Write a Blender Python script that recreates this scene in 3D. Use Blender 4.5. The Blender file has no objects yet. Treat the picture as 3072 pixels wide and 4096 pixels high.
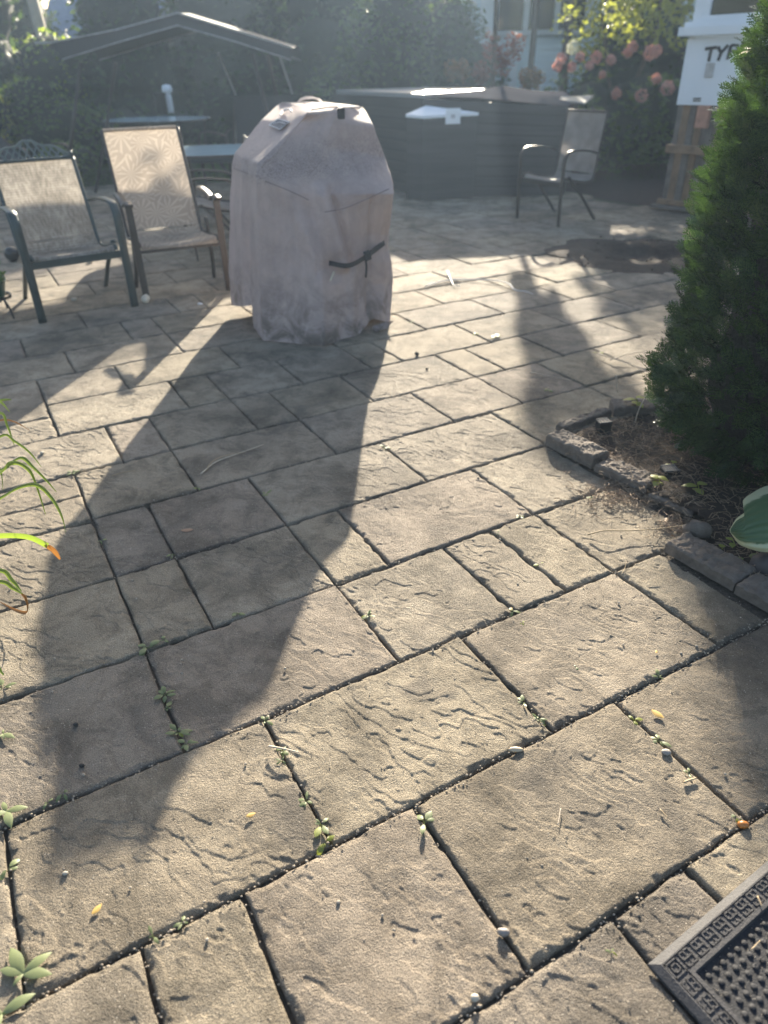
import bpy, math, random
import numpy as np
from mathutils import Vector, Matrix

random.seed(7)
RS = np.random.RandomState(11)
SC = bpy.context.scene
COL = SC.collection
R = math.radians

# ------------------------------------------------------------------ camera
EYE = 1.41
FPX, PIT, ROL = 2844.71, R(32.2115), R(-1.24703)      # focal length in pixels of a 3072 x 4096 frame
GA = R(28.7363)                                       # heading of the paver courses
_cp, _sp, _c, _s = math.cos(PIT), math.sin(PIT), math.cos(ROL), math.sin(ROL)
_f = np.array([0, _cp, -_sp]); _r0 = np.array([1., 0, 0]); _u0 = np.array([0, _sp, _cp])
_r = _c*_r0 + _s*_u0; _u = -_s*_r0 + _c*_u0
cam_d = bpy.data.cameras.new('camera'); cam = bpy.data.objects.new('camera', cam_d); COL.objects.link(cam)
cam.matrix_world = Matrix(((_r[0], _u[0], -_f[0], 0), (_r[1], _u[1], -_f[1], 0), (_r[2], _u[2], -_f[2], EYE), (0, 0, 0, 1)))
cam_d.sensor_fit = 'HORIZONTAL'; cam_d.sensor_width = 36.0; cam_d.lens = 36*FPX/3072
cam_d.clip_start = .05; cam_d.clip_end = 400
cam_d.dof.use_dof = True; cam_d.dof.focus_distance = 1.95; cam_d.dof.aperture_fstop = 3.2
SC.camera = cam

# ------------------------------------------------------------------ light
VEIL = .0028
SUNV = Vector((.283, 3.13, 1.0)).normalized()
EL = math.asin(SUNV.z); AZ = math.atan2(SUNV.x, SUNV.y)
w = bpy.data.worlds.new('World'); SC.world = w; w.use_nodes = True
nt = w.node_tree
bg = nt.nodes['Background']; sky = nt.nodes.new('ShaderNodeTexSky'); sky.sky_type = 'NISHITA'; sky.sun_disc = False
sky.sun_elevation = EL; sky.sun_rotation = AZ; sky.air_density = 1.0; sky.dust_density = 3.0; sky.ozone_density = 1.0
nt.links.new(sky.outputs[0], bg.inputs[0]); bg.inputs[1].default_value = .074
sl = bpy.data.lights.new('sun', 'SUN'); sl.energy = 5.0; sl.angle = R(.53); sl.color = (1, .89, .71)
sun = bpy.data.objects.new('sun', sl); COL.objects.link(sun); sun.rotation_euler = (-SUNV).to_track_quat('-Z', 'Y').to_euler()
SC.view_settings.view_transform = 'Standard'; SC.view_settings.look = 'None'
SC.view_settings.exposure = 2.02; SC.view_settings.gamma = 1.0; SC.view_settings.use_curve_mapping = False
cy = SC.cycles
cy.use_denoising = True; cy.denoising_prefilter = 'ACCURATE'; cy.denoising_input_passes = 'RGB_ALBEDO_NORMAL'; cy.max_bounces = 6; cy.diffuse_bounces = 3; cy.glossy_bounces = 3; cy.transmission_bounces = 5
cy.transparent_max_bounces = 8; cy.volume_bounces = 1; cy.volume_step_rate = 4; cy.use_adaptive_sampling = True
cy.sample_clamp_indirect = 6

# ------------------------------------------------------------------ surveying: sight lines of the camera meeting a level or a depth
def _ray(x, y): return _f*FPX + _r*(x-1536) - _u*(y-2048)
def at(x, y, z=0.):
    d = _ray(x, y); t = (EYE-z)/-d[2]; return np.array([d[0]*t, d[1]*t, z])
def aty(x, y, Y):
    d = _ray(x, y); t = Y/d[1]; return d*t + np.array([0, 0, EYE])
CG, SG = math.cos(GA), math.sin(GA)
U, U0, W, V0 = .2031, .1222, .4061, .0432
def uv(n, k): return np.array([(U0+n*U)*CG - (V0+k*W)*SG, (U0+n*U)*SG + (V0+k*W)*CG])
def uvi(x, y): return ((x*CG+y*SG-U0)/U, (-x*SG+y*CG-V0)/W)
def topx(p):
    d = np.array(p, float)-np.array([0, 0, EYE]); z = d@_f
    return (d@_r*FPX/z+1536, 2048-d@_u*FPX/z, z)

# ------------------------------------------------------------------ noise
_perm = np.random.RandomState(5).permutation(512)
_val = np.random.RandomState(6).rand(512)
def vn(x, y, s=0):
    xi = np.floor(x).astype(int); yi = np.floor(y).astype(int); xf = x-xi; yf = y-yi
    xf = xf*xf*(3-2*xf); yf = yf*yf*(3-2*yf)
    h = lambda a, b: _val[(_perm[(a+_perm[(b+s*37) % 512]) % 512]+s*13) % 512]
    return (h(xi, yi)*(1-xf)+h(xi+1, yi)*xf)*(1-yf)+(h(xi, yi+1)*(1-xf)+h(xi+1, yi+1)*xf)*yf
def fbm(x, y, s=0, o=4):
    a, t, r = .5, 0, 0
    for i in range(o):
        r = r+a*vn(x*2**i, y*2**i, s+i); t += a; a *= .5
    return r/t

# ------------------------------------------------------------------ materials
class M:
    def __init__(s, name):
        s.m = bpy.data.materials.new(name); s.m.use_nodes = True; s.t = s.m.node_tree
        s.b = s.t.nodes['Principled BSDF']; s.out = s.t.nodes['Material Output']
    def n(s, t, **k):
        x = s.t.nodes.new('ShaderNode'+t)
        for a, v in k.items(): setattr(x, a, v)
        return x
    def l(s, a, b): s.t.links.new(a, b)
    def noise(s, scale, co=None, detail=4, rough=.6, dist=0):
        x = s.n('TexNoise'); x.inputs['Scale'].default_value = scale; x.inputs['Detail'].default_value = detail
        x.inputs['Roughness'].default_value = rough; x.inputs['Distortion'].default_value = dist
        if co is not None: s.l(co, x.inputs['Vector'])
        return x.outputs['Fac']
    def pos(s): return s.n('NewGeometry').outputs['Position']
    def obj(s): return s.n('TexCoord').outputs['Object']
    def ramp(s, fac, stops):
        x = s.n('ValToRGB'); e = x.color_ramp.elements
        while len(e) < len(stops): e.new(.5)
        for i, (p, c) in enumerate(stops):
            e[i].position = p; e[i].color = (*(c if hasattr(c, '__len__') else (c,)*3), 1)
        s.l(fac, x.inputs[0]); return x.outputs[0]
    def mix(s, fac, a, b, mode='MIX'):
        x = s.n('Mix', data_type='RGBA', blend_type=mode)
        for i, v in ((0, fac), (6, a), (7, b)):
            if hasattr(v, 'links'): s.l(v, x.inputs[i])
            else: x.inputs[i].default_value = v if i == 0 else (*v, 1)
        return x.outputs[2]
    def math(s, op, a, b=0.):
        x = s.n('Math', operation=op)
        for i, v in ((0, a), (1, b)):
            if hasattr(v, 'links'): s.l(v, x.inputs[i])
            else: x.inputs[i].default_value = v
        return x.outputs[0]
    def set(s, **k):
        for a, v in k.items():
            i = s.b.inputs[a.replace('_', ' ')]
            if hasattr(v, 'links'): s.l(v, i)
            elif hasattr(v, '__len__') and len(v) == 3: i.default_value = (*v, 1)
            else: i.default_value = v
        return s
    def bump(s, h, dist=.002, st=.8, nrm=None):
        x = s.n('Bump'); x.inputs['Strength'].default_value = st; x.inputs['Distance'].default_value = dist
        s.l(h, x.inputs['Height'])
        if nrm is not None: s.l(nrm, x.inputs['Normal'])
        s.l(x.outputs[0], s.b.inputs['Normal']); return x.outputs[0]
    def translucent(s, col, fac):
        tr = s.n('BsdfTranslucent'); mx = s.n('MixShader'); mx.inputs[0].default_value = fac
        if hasattr(col, 'links'): s.l(col, tr.inputs[0])
        else: tr.inputs[0].default_value = (*col, 1)
        s.l(s.b.outputs[0], mx.inputs[1]); s.l(tr.outputs[0], mx.inputs[2]); s.l(mx.outputs[0], s.out.inputs[0])
        return s
def simple(name, col, rough=.6, metal=0, var=.25, scale=20, bump=0):
    m = M(name); n = m.noise(scale, m.pos())
    c = m.ramp(n, [(.25, tuple(x*(1-var) for x in col)), (.75, tuple(min(1, x*(1+var)) for x in col))])
    m.set(Base_Color=c, Roughness=rough, Metallic=metal)
    if bump: m.bump(m.noise(scale*6, m.pos()), bump)
    return m.m

def mat_paver():
    m = M('cast_stone_paver'); P = m.pos()
    ri = m.n('ObjectInfo').outputs['Random']
    base = m.ramp(ri, [(0, (.30, .25, .19)), (.2, (.385, .328, .245)), (.4, (.33, .275, .222)), (.6, (.41, .352, .27)), (.8, (.305, .262, .215)), (1, (.38, .322, .235))])
    big = m.ramp(m.noise(2.3, P, 5, .62), [(.36, .56), (.52, .95), (.7, 1.12)])
    c = m.mix(1., base, big, 'MULTIPLY')
    dirt = m.ramp(m.noise(7, P, 6, .75, .6), [(.40, .55), (.54, 1.0)])
    c = m.mix(.8, c, dirt, 'MULTIPLY')
    blot = m.ramp(m.noise(3.1, m.n('VectorMath', operation='ADD').outputs[0] if 0 else P, 4, .6, 1.2), [(.55, 0.), (.68, 1.)])
    c = m.mix(m.math('MULTIPLY', blot, .6), c, (.13, .115, .10))
    v = m.n('TexVoronoi'); v.inputs['Scale'].default_value = 170; m.l(P, v.inputs['Vector'])
    peb = m.ramp(v.outputs['Distance'], [(.0, 1.), (.26, 1.), (.34, 0.)])
    sel = m.ramp(m.n('SeparateColor').outputs[0] if 0 else v.outputs['Color'], [(.80, 0.), (.84, 1.)])
    c = m.mix(m.math('MULTIPLY', m.math('MULTIPLY', peb, sel), .5), c, (.60, .54, .46))
    gr = m.noise(420, P, 2, .7)
    c = m.mix(.75, c, m.ramp(gr, [(.3, .42), (.7, 1.45)]), 'MULTIPLY')
    m.set(Base_Color=c, Roughness=.85, Specular_IOR_Level=.3)
    h = m.math('ADD', m.math('MULTIPLY', gr, .8), m.math('MULTIPLY', m.noise(190, P, 3, .75), 1.3))
    h = m.math('ADD', h, m.math('MULTIPLY', m.math('MULTIPLY', peb, sel), .25))
    m.bump(h, .0065, 1.0)
    return m.m
def mat_soil(name, a, b, sc=30, dist=.02):
    m = M(name); P = m.pos(); n = m.noise(sc, P, 8, .75)
    m.set(Base_Color=m.ramp(n, [(.3, a), (.7, b)]), Roughness=.95); m.bump(m.noise(sc*2.5, P, 8, .8), dist, 1.); return m.m
def mat_leaf(name, dark, light, tr=.4, trc=None, rough=.45, patch=1.2):
    m = M(name); g = m.n('NewGeometry'); r = g.outputs['Random Per Island']; nz = m.noise(patch, g.outputs['Position'], 3)
    f = m.math('ADD', m.math('MULTIPLY', r, .55), m.math('MULTIPLY', nz, .5))
    c = m.ramp(f, [(.2, dark), (.8, light)]); m.set(Base_Color=c, Roughness=rough, Specular_IOR_Level=.5)
    t = m.mix(1., c, trc or (1.6, 1.7, .6), 'MULTIPLY')
    m.translucent(t, tr); return m.m

# ------------------------------------------------------------------ mesh helpers
def nrm(v): v = np.array(v, float); return v/max(1e-9, np.linalg.norm(v))
class MB:
    def __init__(s): s.v = []; s.f = []
    def add(s, vs, fs):
        o = len(s.v); s.v += [tuple(map(float, p)) for p in vs]; s.f += [tuple(i+o for i in f) for f in fs]; return s
    def box(s, c, sz, ax=None):
        c = np.array(c, float); ax = ax or ((1, 0, 0), (0, 1, 0), (0, 0, 1)); a = [np.array(q, float) for q in ax]
        h = [q/2 for q in sz]; vs = [c+a[0]*h[0]*i+a[1]*h[1]*j+a[2]*h[2]*k for k in (-1, 1) for j in (-1, 1) for i in (-1, 1)]
        return s.add(vs, [(0, 2, 3, 1), (4, 5, 7, 6), (0, 1, 5, 4), (2, 6, 7, 3), (0, 4, 6, 2), (1, 3, 7, 5)])
    def bevbox(s, c, sz, b, ax=None):
        c = np.array(c, float); a = [np.array(q, float) for q in (ax or ((1, 0, 0), (0, 1, 0), (0, 0, 1)))]
        vs = []; 
        for zz, ins in ((-1, b), (-1+2*b/sz[2], 0), (1-2*b/sz[2], 0), (1, b)):
            hx, hy = sz[0]/2-ins, sz[1]/2-ins
            for i, j in ((-1, -1), (1, -1), (1, 1), (-1, 1)): vs.append(c+a[0]*hx*i+a[1]*hy*j+a[2]*sz[2]/2*zz)
        fs = [(3, 2, 1, 0), (12, 13, 14, 15)]
        for k in range(3):
            for i in range(4): fs.append((k*4+i, k*4+(i+1) % 4, k*4+4+(i+1) % 4, k*4+4+i))
        return s.add(vs, fs)
    def tube(s, pts, r, n=8, cap=True, flat=None, up=None):
        """round tube, or with flat=(w,t) a flat bar whose width lies along `up`"""
        P = [np.array(p, float) for p in pts]; k = len(P); vs = []
        rr = r if hasattr(r, '__len__') else [r]*k
        pa = None
        for i in range(k):
            t = nrm(P[min(i+1, k-1)]-P[max(i-1, 0)])
            if up is not None: a = nrm(np.array(up, float)-t*np.dot(up, t))
            elif pa is None: a = nrm(np.cross(t, (0, 0, 1) if abs(t[2]) < .9 else (1, 0, 0)))
            else: a = nrm(pa-t*np.dot(pa, t))
            pa = a; b = np.cross(t, a)
            if flat:
                for x, y in ((-1, -1), (1, -1), (1, 1), (-1, 1)): vs.append(P[i]+a*x*flat[0]/2+b*y*flat[1]/2)
            else:
                for j in range(n): q = 2*math.pi*j/n; vs.append(P[i]+(a*math.cos(q)+b*math.sin(q))*rr[i])
        m = 4 if flat else n
        fs = [(i*m+j, i*m+(j+1) % m, (i+1)*m+(j+1) % m, (i+1)*m+j) for i in range(k-1) for j in range(m)]
        if cap: fs += [tuple(range(m-1, -1, -1)), tuple((k-1)*m+j for j in range(m))]
        return s.add(vs, fs)
    def ribbon(s, pts, ws, side, fold=0.):
        k = len(pts); vs = []
        for i in range(k):
            p = np.array(pts[i], float); t = nrm(np.array(pts[min(i+1, k-1)], float)-np.array(pts[max(i-1, 0)], float))
            sd = nrm(np.array(side, float)-t*np.dot(side, t)); nn = np.cross(sd, t)
            vs += [p-sd*ws[i]+nn*fold*ws[i], p, p+sd*ws[i]+nn*fold*ws[i]]
        fs = []
        for i in range(k-1):
            a = i*3; fs += [(a, a+1, a+4, a+3), (a+1, a+2, a+5, a+4)]
        return s.add(vs, fs)
    def grid(s, F):
        F = np.asarray(F); a, b = F.shape[:2]; vs = F.reshape(-1, 3)
        return s.add(vs, [(i*b+j, i*b+j+1, (i+1)*b+j+1, (i+1)*b+j) for i in range(a-1) for j in range(b-1)])
    def ball(s, c, r, n=10, m=7, sq=(1, 1, 1)):
        c = np.array(c, float); vs = [c+np.array((0, 0, -r*sq[2]))]; fs = []
        for i in range(1, m):
            p = math.pi*i/m-math.pi/2
            for j in range(n):
                q = 2*math.pi*j/n; vs.append(c+r*np.array((math.cos(p)*math.cos(q)*sq[0], math.cos(p)*math.sin(q)*sq[1], math.sin(p)*sq[2])))
        vs.append(c+np.array((0, 0, r*sq[2]))); e = len(vs)-1
        for j in range(n):
            fs.append((0, 1+(j+1) % n, 1+j)); fs.append((e, e-n+j, e-n+(j+1) % n))
            for i in range(m-2): a = 1+i*n; fs.append((a+j, a+(j+1) % n, a+n+(j+1) % n, a+n+j))
        return s.add(vs, fs)
    def lathe(s, c, prof, n=20, cap=True):
        c = np.array(c, float); vs = []; k = len(prof)
        for r, z in prof:
            for j in range(n): q = 2*math.pi*j/n; vs.append(c+np.array((r*math.cos(q), r*math.sin(q), z)))
        fs = [(i*n+j, i*n+(j+1) % n, (i+1)*n+(j+1) % n, (i+1)*n+j) for i in range(k-1) for j in range(n)]
        if cap: fs += [tuple(range(n-1, -1, -1)), tuple((k-1)*n+j for j in range(n))]
        return s.add(vs, fs)
def wloc(o):
    p = np.zeros(3)
    while o is not None: p += np.array(o.location); o = o.parent
    return p
def mesh_np(name, V, F, mat, smooth=False):
    me = bpy.data.meshes.new(name); V = np.asarray(V, np.float32)
    if isinstance(F, np.ndarray):
        k = F.shape[1]; me.vertices.add(len(V)); me.vertices.foreach_set('co', V.ravel())
        me.loops.add(F.size); me.loops.foreach_set('vertex_index', F.ravel().astype(np.int32))
        me.polygons.add(len(F)); me.polygons.foreach_set('loop_start', np.arange(0, F.size, k, dtype=np.int32))
        me.update(calc_edges=True)
    else: me.from_pydata([tuple(map(float, v)) for v in V], [], F)
    if smooth: me.polygons.foreach_set('use_smooth', [True]*len(me.polygons))
    me.materials.append(mat); me.update(); return me
def obj(name, mb, mat, parent=None, smooth=False, kind=None):
    off = wloc(parent); V = np.array(mb.v) if isinstance(mb, MB) else np.asarray(mb[0]); F = mb.f if isinstance(mb, MB) else mb[1]
    o = bpy.data.objects.new(name, mesh_np(name, V-off, F, mat, smooth)); COL.objects.link(o)
    if parent is not None: o.parent = parent
    if kind: o['kind'] = kind
    return o
def tag(o, label, cat, group=None, kind=None):
    o['label'] = label; o['category'] = cat
    if group: o['group'] = group
    if kind: o['kind'] = kind
    return o
def thing(name, loc, label, cat, group=None):
    o = bpy.data.objects.new(name, None); COL.objects.link(o); o.location = tuple(map(float, loc)); o.empty_display_size = .1
    return tag(o, label, cat, group)
def bez(pts, n=8):
    """smooth curve through points (Catmull-Rom)"""
    P = [np.array(p, float) for p in pts]; P = [2*P[0]-P[1]]+P+[2*P[-1]-P[-2]]; out = []
    for i in range(1, len(P)-2):
        for j in range(n):
            t = j/n; a, b, c, d = P[i-1:i+3]
            out.append(.5*((2*b)+(-a+c)*t+(2*a-5*b+4*c-d)*t*t+(-a+3*b-3*c+d)*t**3))
    out.append(P[-2]); return out

# ------------------------------------------------------------------ materials used
m_paver = mat_paver()
m_sand = mat_soil('joint_sand', (.045, .036, .028), (.19, .155, .12), 70, .01)
m_soil = mat_soil('bed_soil', (.016, .011, .008), (.07, .046, .034), 25, .02)
m_lawn = mat_leaf('lawn_blades', (.03, .06, .015), (.09, .14, .04), .3)
m_lawnb = mat_soil('lawn_ground', (.03, .04, .015), (.06, .08, .03), 20, .03)
m_brick = simple('edging_stone', (.145, .12, .10), .9, 0, .35, 30, .006)
m_twig = simple('dry_twig', (.26, .19, .13), .85, 0, .5, 40)
m_bark = simple('bark', (.10, .075, .055), .9, 0, .4, 20, .01)
m_weed = mat_leaf('weed_leaf', (.13, .17, .08), (.30, .34, .17), .35, (1.3, 1.3, .5), .5, 8)
m_arb = mat_leaf('arborvitae_spray', (.018, .042, .022), (.065, .11, .038), .26, (1.35, 1.5, .6), .2, 3)
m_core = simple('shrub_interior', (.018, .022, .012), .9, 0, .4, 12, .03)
m_hedge = mat_leaf('hedge_leaf', (.022, .045, .018), (.055, .085, .035), .3, None, .5)
m_bush = mat_leaf('bush_leaf', (.05, .085, .03), (.11, .15, .055), .4, None, .5)
m_gold = mat_leaf('pale_bush_leaf', (.16, .18, .06), (.34, .34, .12), .45, None, .5)
m_dkmetal = simple('dark_bronze_metal', (.045, .035, .03), .45, .3, .15)
m_green_metal = simple('green_metal', (.025, .045, .045), .4, .3, .15)
m_black = simple('black_plastic', (.012, .012, .014), .4, 0, .2)
m_white = simple('white_paint', (.75, .78, .82), .5, 0, .04, 3)
m_glasstop = simple('sky_tinted_glass_top', (.45, .60, .66), .12, 0, .12, 4)  # pale blue of the reflected sky is put into the base colour
m_wood = simple('weathered_wood', (.24, .16, .10), .8, 0, .4, 6, .002)
m_wood2 = simple('grey_wood', (.17, .145, .125), .85, 0, .35, 8, .002)

# ------------------------------------------------------------------ ground
def sheet(name, pts, z, mat, kind='structure'):
    m = MB(); m.add([(x, y, z) for x, y in pts], [tuple(range(len(pts)))]); return obj(name, m, mat, None, kind=kind)
sheet('ground', [(-120, -60), (120, -60), (120, 180), (-120, 180)], -.07, m_lawnb)
PATIO = [(-5.2, -1.2), (5.0, -1.2), (5.0, 7.0), (3.55, 7.95), (3.05, 8.55), (2.5, 9.4), (1.9, 10.4), (-1.5, 11.6), (-4.6, 11.0), (-5.4, 8.6)]
def inpoly(x, y, P):
    c = False
    for i in range(len(P)):
        (x1, y1), (x2, y2) = P[i], P[i-1]
        if (y1 > y) != (y2 > y) and x < (x2-x1)*(y-y1)/(y2-y1)+x1: c = not c
    return c
HOLE = at(2560, 1015)
b_ = MB(); q_ = .08; ids = {}
def _vid(a, c):
    if (a, c) not in ids: ids[(a, c)] = len(b_.v); b_.v.append((a*q_, c*q_, -.0165+.004*math.sin(a*1.7)*math.cos(c*1.3)))
    return ids[(a, c)]
for a in range(-70, 64):
    for c in range(-16, 146):
        x, y = (a+.5)*q_, (c+.5)*q_
        if inpoly(x, y, PATIO) and np.hypot(x-HOLE[0], y-HOLE[1]) > .45: b_.f.append((_vid(a, c), _vid(a+1, c), _vid(a+1, c+1), _vid(a, c+1)))
patio = obj('patio', b_, m_sand, None, kind='structure')

# the joints read off the photograph, in half-unit columns, course by course
ROWS = {-1: [-4, -1, 2, 5, 8], 0: [-3, 0, 1, 3, 4, 7, 9], 1: [-3, -1, 0, 2, 5, 8], 2: [-2, 1, 4, 7, 8], 3: [-3, 0, 3, 5, 6, 7, 9], 4: [-3, 0, 1, 3, 4, 7, 9],
        5: [-3, 0, 1, 3, 6, 9, 12, 15, 17], 6: [0, 2, 5, 8, 10, 12, 14, 17, 20], 7: [-2, 1, 2, 4, 5, 7, 10, 11, 13, 16, 19, 20], 8: [0, 3, 4, 6, 8, 9, 12, 15, 18, 21],
        9: [0, 2, 5, 8, 11, 14, 17, 19, 22], 10: [-2, 1, 4, 7, 10, 13, 16, 18, 21], 11: [0, 3, 4, 7, 9, 12, 15, 18, 20], 12: [-1, 2, 5, 6, 9, 11, 14, 17, 19],
        13: [-2, 1, 4, 7, 8, 11, 14, 16, 19], 14: [0, 3, 6, 9, 10, 13, 16, 18]}
rr = random.Random(3); prev = None
for k in range(-1, 34):
    q0 = rr.randint(-1, 1); base = ROWS.get(k) or [q0, q0+3]
    lo, hi = list(base), list(base)
    L = list(base)
    while L[0] > -34:
        if k in (6, 8, 9) and L[0] == 0: L.insert(0, -2 if k != 6 else -3); continue
        L.insert(0, L[0]-rr.choice((3, 3, 2, 2, 1) if L[1]-L[0] != 1 else (3, 2)))
    while L[-1] < 62 and not (k <= 4 and k in ROWS):
        L.append(L[-1]+rr.choice((3, 3, 2, 2, 1) if L[-1]-L[-2] != 1 else (3, 2)))
    ROWS[k] = L

def relief(X, Y, seed):
    """height of the cast slate face: gentle slopes ending in sharp little cliffs"""
    a = R(-61); A = X*math.cos(a)+Y*math.sin(a); B = -X*math.sin(a)+Y*math.cos(a)
    wx = fbm(A*7, B*13, seed, 4)-.5; wy = fbm(A*6+9, B*12+4, seed+5, 4)-.5
    t = (B*4.0+A*.5)*3.0 + wx*4.6 + 1.0*vn(A*22, B*30, seed+9)*.5
    fr = t-np.floor(t); saw = np.where(fr < .94, fr/.94, (1-fr)/.06)
    t2 = (B*3.2-A*1.6)*2.8 + wy*4.0 + .45*vn(A*30, B*34, seed+12)
    f2 = t2-np.floor(t2); saw2 = np.where(f2 < .95, f2/.95, (1-f2)/.05)
    m1 = np.clip((vn(A*6.0, B*12, seed+20)-.38)*4, 0, 1); m2 = np.clip((vn(A*7+3, B*10, seed+21)-.45)*4, 0, 1)
    h = -.0023*saw*m1 - .0019*saw2*m2
    h += .0022*(fbm(X*9, Y*9, seed+30, 3)-.5) + .0012*(vn(X*55, Y*55, seed+31)-.5) + .0007*(vn(X*140, Y*140, seed+33)-.5)
    return h
_pc = {}
def paver_mesh(wd, hd, var, res=.0026):
    key = (round(wd, 4), round(hd, 4), var, res)
    if key in _pc: return _pc[key]
    g = .0085; w_, h_ = wd-g, hd-g; nx, ny = max(3, int(w_/res)), max(3, int(h_/res))
    xs = np.linspace(-w_/2, w_/2, nx); ys = np.linspace(-h_/2, h_/2, ny); X, Y = np.meshgrid(xs, ys)
    sd = 50+var*40+int(wd*100)
    d = np.minimum(np.minimum(X+w_/2, w_/2-X), np.minimum(Y+h_/2, h_/2-Y))
    Z = relief(X+var*1.7, Y+wd*3, sd)
    e = .006+.005*vn(X*14+7, Y*14, sd+2); k = np.clip(1-d/e, 0, 1); Z = Z-.0045*k*k
    Z = Z - .006*np.clip(vn(X*32, Y*32, sd+6)-.60, 0, 1)*4*np.clip(1-d/.016, 0, 1)
    X2 = X+(X/(w_/2))**9*.0022*(vn(X*0+3, Y*18, sd)-.5)*2; Y2 = Y+(Y/(h_/2))**9*.0022*(vn(X*18, Y*0+5, sd)-.5)*2
    V = np.stack([X2, Y2, Z], -1).reshape(-1, 3)
    idx = np.arange(nx*ny).reshape(ny, nx)
    F = np.stack([idx[:-1, :-1], idx[:-1, 1:], idx[1:, 1:], idx[1:, :-1]], -1).reshape(-1, 4)
    ring = np.concatenate([idx[0, :], idx[1:, -1], idx[-1, -2::-1], idx[-2:0:-1, 0]])
    B = V[ring].copy(); B[:, 2] = -.035; n0 = len(V); V = np.vstack([V, B]); m = len(ring); j = np.arange(m)
    S = np.stack([ring, n0+j, n0+(j+1) % m, ring[(j+1) % m]], -1)
    me = mesh_np('paver', V, np.vstack([F, S]).astype(np.int32), m_paver, True); _pc[key] = me; return me
HOLE = at(2560, 1015)
cells = []
for k in range(-1, 34):
    L = ROWS[k]
    for i in range(len(L)-1):
        a, b = L[i], L[i+1]
        cuts = [(k, k+1)]
        if k == 6 and b <= 0: cuts = [(6, 6.5), (6.5, 7)]
        if k == 8 and b <= 0: cuts = [(8, 8.62)]
        if k == 9 and b <= 0: cuts = [(8.62, 10)]
        for k0, k1 in cuts:
            c = uv((a+b)/2, (k0+k1)/2); px = topx((c[0], c[1], 0))
            if px[2] < .3 or not (-520 < px[0] < 3500 and px[1] < 4700): continue
            if not inpoly(c[0], c[1], PATIO): continue
            if (k < 5 and (a+b)/2 > (9.1 if k >= 3 else 8.05)): continue
            hu, hv = (HOLE[0]-c[0])*CG+(HOLE[1]-c[1])*SG, -(HOLE[0]-c[0])*SG+(HOLE[1]-c[1])*CG
            if math.hypot(max(0, abs(hu)-(b-a)*U/2), max(0, abs(hv)-(k1-k0)*W/2)) < .30: continue
            cells.append((math.hypot(c[0], c[1]), a, b, k0, k1, c))
cells.sort(key=lambda q: q[0])
rest = MB()
for i, (d, a, b, k0, k1, c) in enumerate(cells):
    wd, hd = (b-a)*U, (k1-k0)*W
    var = rr.randint(0, 3) if wd > .3 else rr.randint(0, 2)
    if i < 300:
        res = .0026 if d < 3.6 else .006
        o = bpy.data.objects.new('paver', paver_mesh(wd, hd, var if d < 3.6 else 0, res)); COL.objects.link(o); o.parent = patio
        o.location = (c[0], c[1], rr.uniform(-.0028, .0028)); o.rotation_euler = (R(rr.uniform(-.35, .35)), R(rr.uniform(-.35, .35)), GA+(math.pi if rr.random() < .5 else 0)+R(rr.uniform(-.25, .25)))
    else:
        z = rr.uniform(-.003, .003); ax = ((CG, SG, 0), (-SG, CG, 0), (0, 0, 1))
        rest.bevbox((c[0], c[1], z-.0175), (wd-.009, hd-.009, .035), .004, ax)
if rest.v: obj('paver', rest, m_paver, patio, kind='stuff')
print('pavers', len(cells))

# joint grit: pebbles and crumbs lying in and beside the joints
g = MB(); rg = random.Random(5)
for i in range(6500):
    k = rg.choice((0, 0, 1, 1, 1, 2, 2, 2, 3, 3, 4, 5, 6, 7, 8)); row = ROWS[k]
    if rg.random() < .6: n = rg.uniform(-3, 9); kk = k
    else: n = rg.choice(row); kk = k+rg.random()
    if k < 5 and n > 8.3: continue
    c = uv(n, kk)+np.array([rg.gauss(0, .008), rg.gauss(0, .008)]); r = rg.uniform(.0009, .0034)*(1.3 if rg.random() < .1 else 1)
    inj = np.random.RandomState(i).rand() < .75
    g.ball((c[0], c[1], -.010+r if inj else .001+r*.5), r, 5, 4, (1, .8, .6))
obj('joint_grit', g, simple('grit', (.33, .28, .22), .9, 0, .5, 90), kind='stuff')
# loose crumbs on the paver faces
g = MB()
for i in range(900):
    c = uv(rg.uniform(-3, 8.5), rg.uniform(.2, 6)); r = rg.uniform(.0008, .0022) if rg.random() < .93 else rg.uniform(.003, .005)
    g.ball((c[0], c[1], r*.4), r, 5, 4, (1, .9, .7))
obj('loose_crumbs', g, simple('crumb', (.36, .31, .25), .9, 0, .5, 90), kind='stuff')

# ------------------------------------------------------------------ planting bed
def terrain(name, poly, z0, amp, mat, step=.02, seed=3, edge=.05, kind='structure', parent=None):
    P = np.array(poly); x0, y0 = P.min(0); x1, y1 = P.max(0); nx, ny = int((x1-x0)/step)+1, int((y1-y0)/step)+1
    X, Y = np.meshgrid(np.linspace(x0, x1, nx), np.linspace(y0, y1, ny))
    Z = z0+amp*(fbm(X*6, Y*6, seed, 5)-.5)*2+amp*.5*(fbm(X*28, Y*28, seed+3, 3)-.5)
    V = np.stack([X, Y, Z], -1).reshape(-1, 3); idx = np.arange(nx*ny).reshape(ny, nx); F = []
    for j in range(ny-1):
        for i in range(nx-1):
            if inpoly(X[j, i]+step/2, Y[j, i]+step/2, poly): F.append((idx[j, i], idx[j, i+1], idx[j+1, i+1], idx[j+1, i]))
    return obj(name, (V, np.array(F, np.int32)), mat, parent, True, kind)
b0 = uv(9.15, 5.05); b1 = uv(9.3, 3.0); b2 = uv(8.35, 3.0); b3 = uv(8.35, .2); b4 = uv(16, .2); b5 = uv(16.5, 4.95)
BED = [tuple(b0), tuple(b1), tuple(b2), tuple(b3), tuple(b4), tuple(b5)]
terrain('planting_bed', BED, .018, .022, m_soil, .015)
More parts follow.
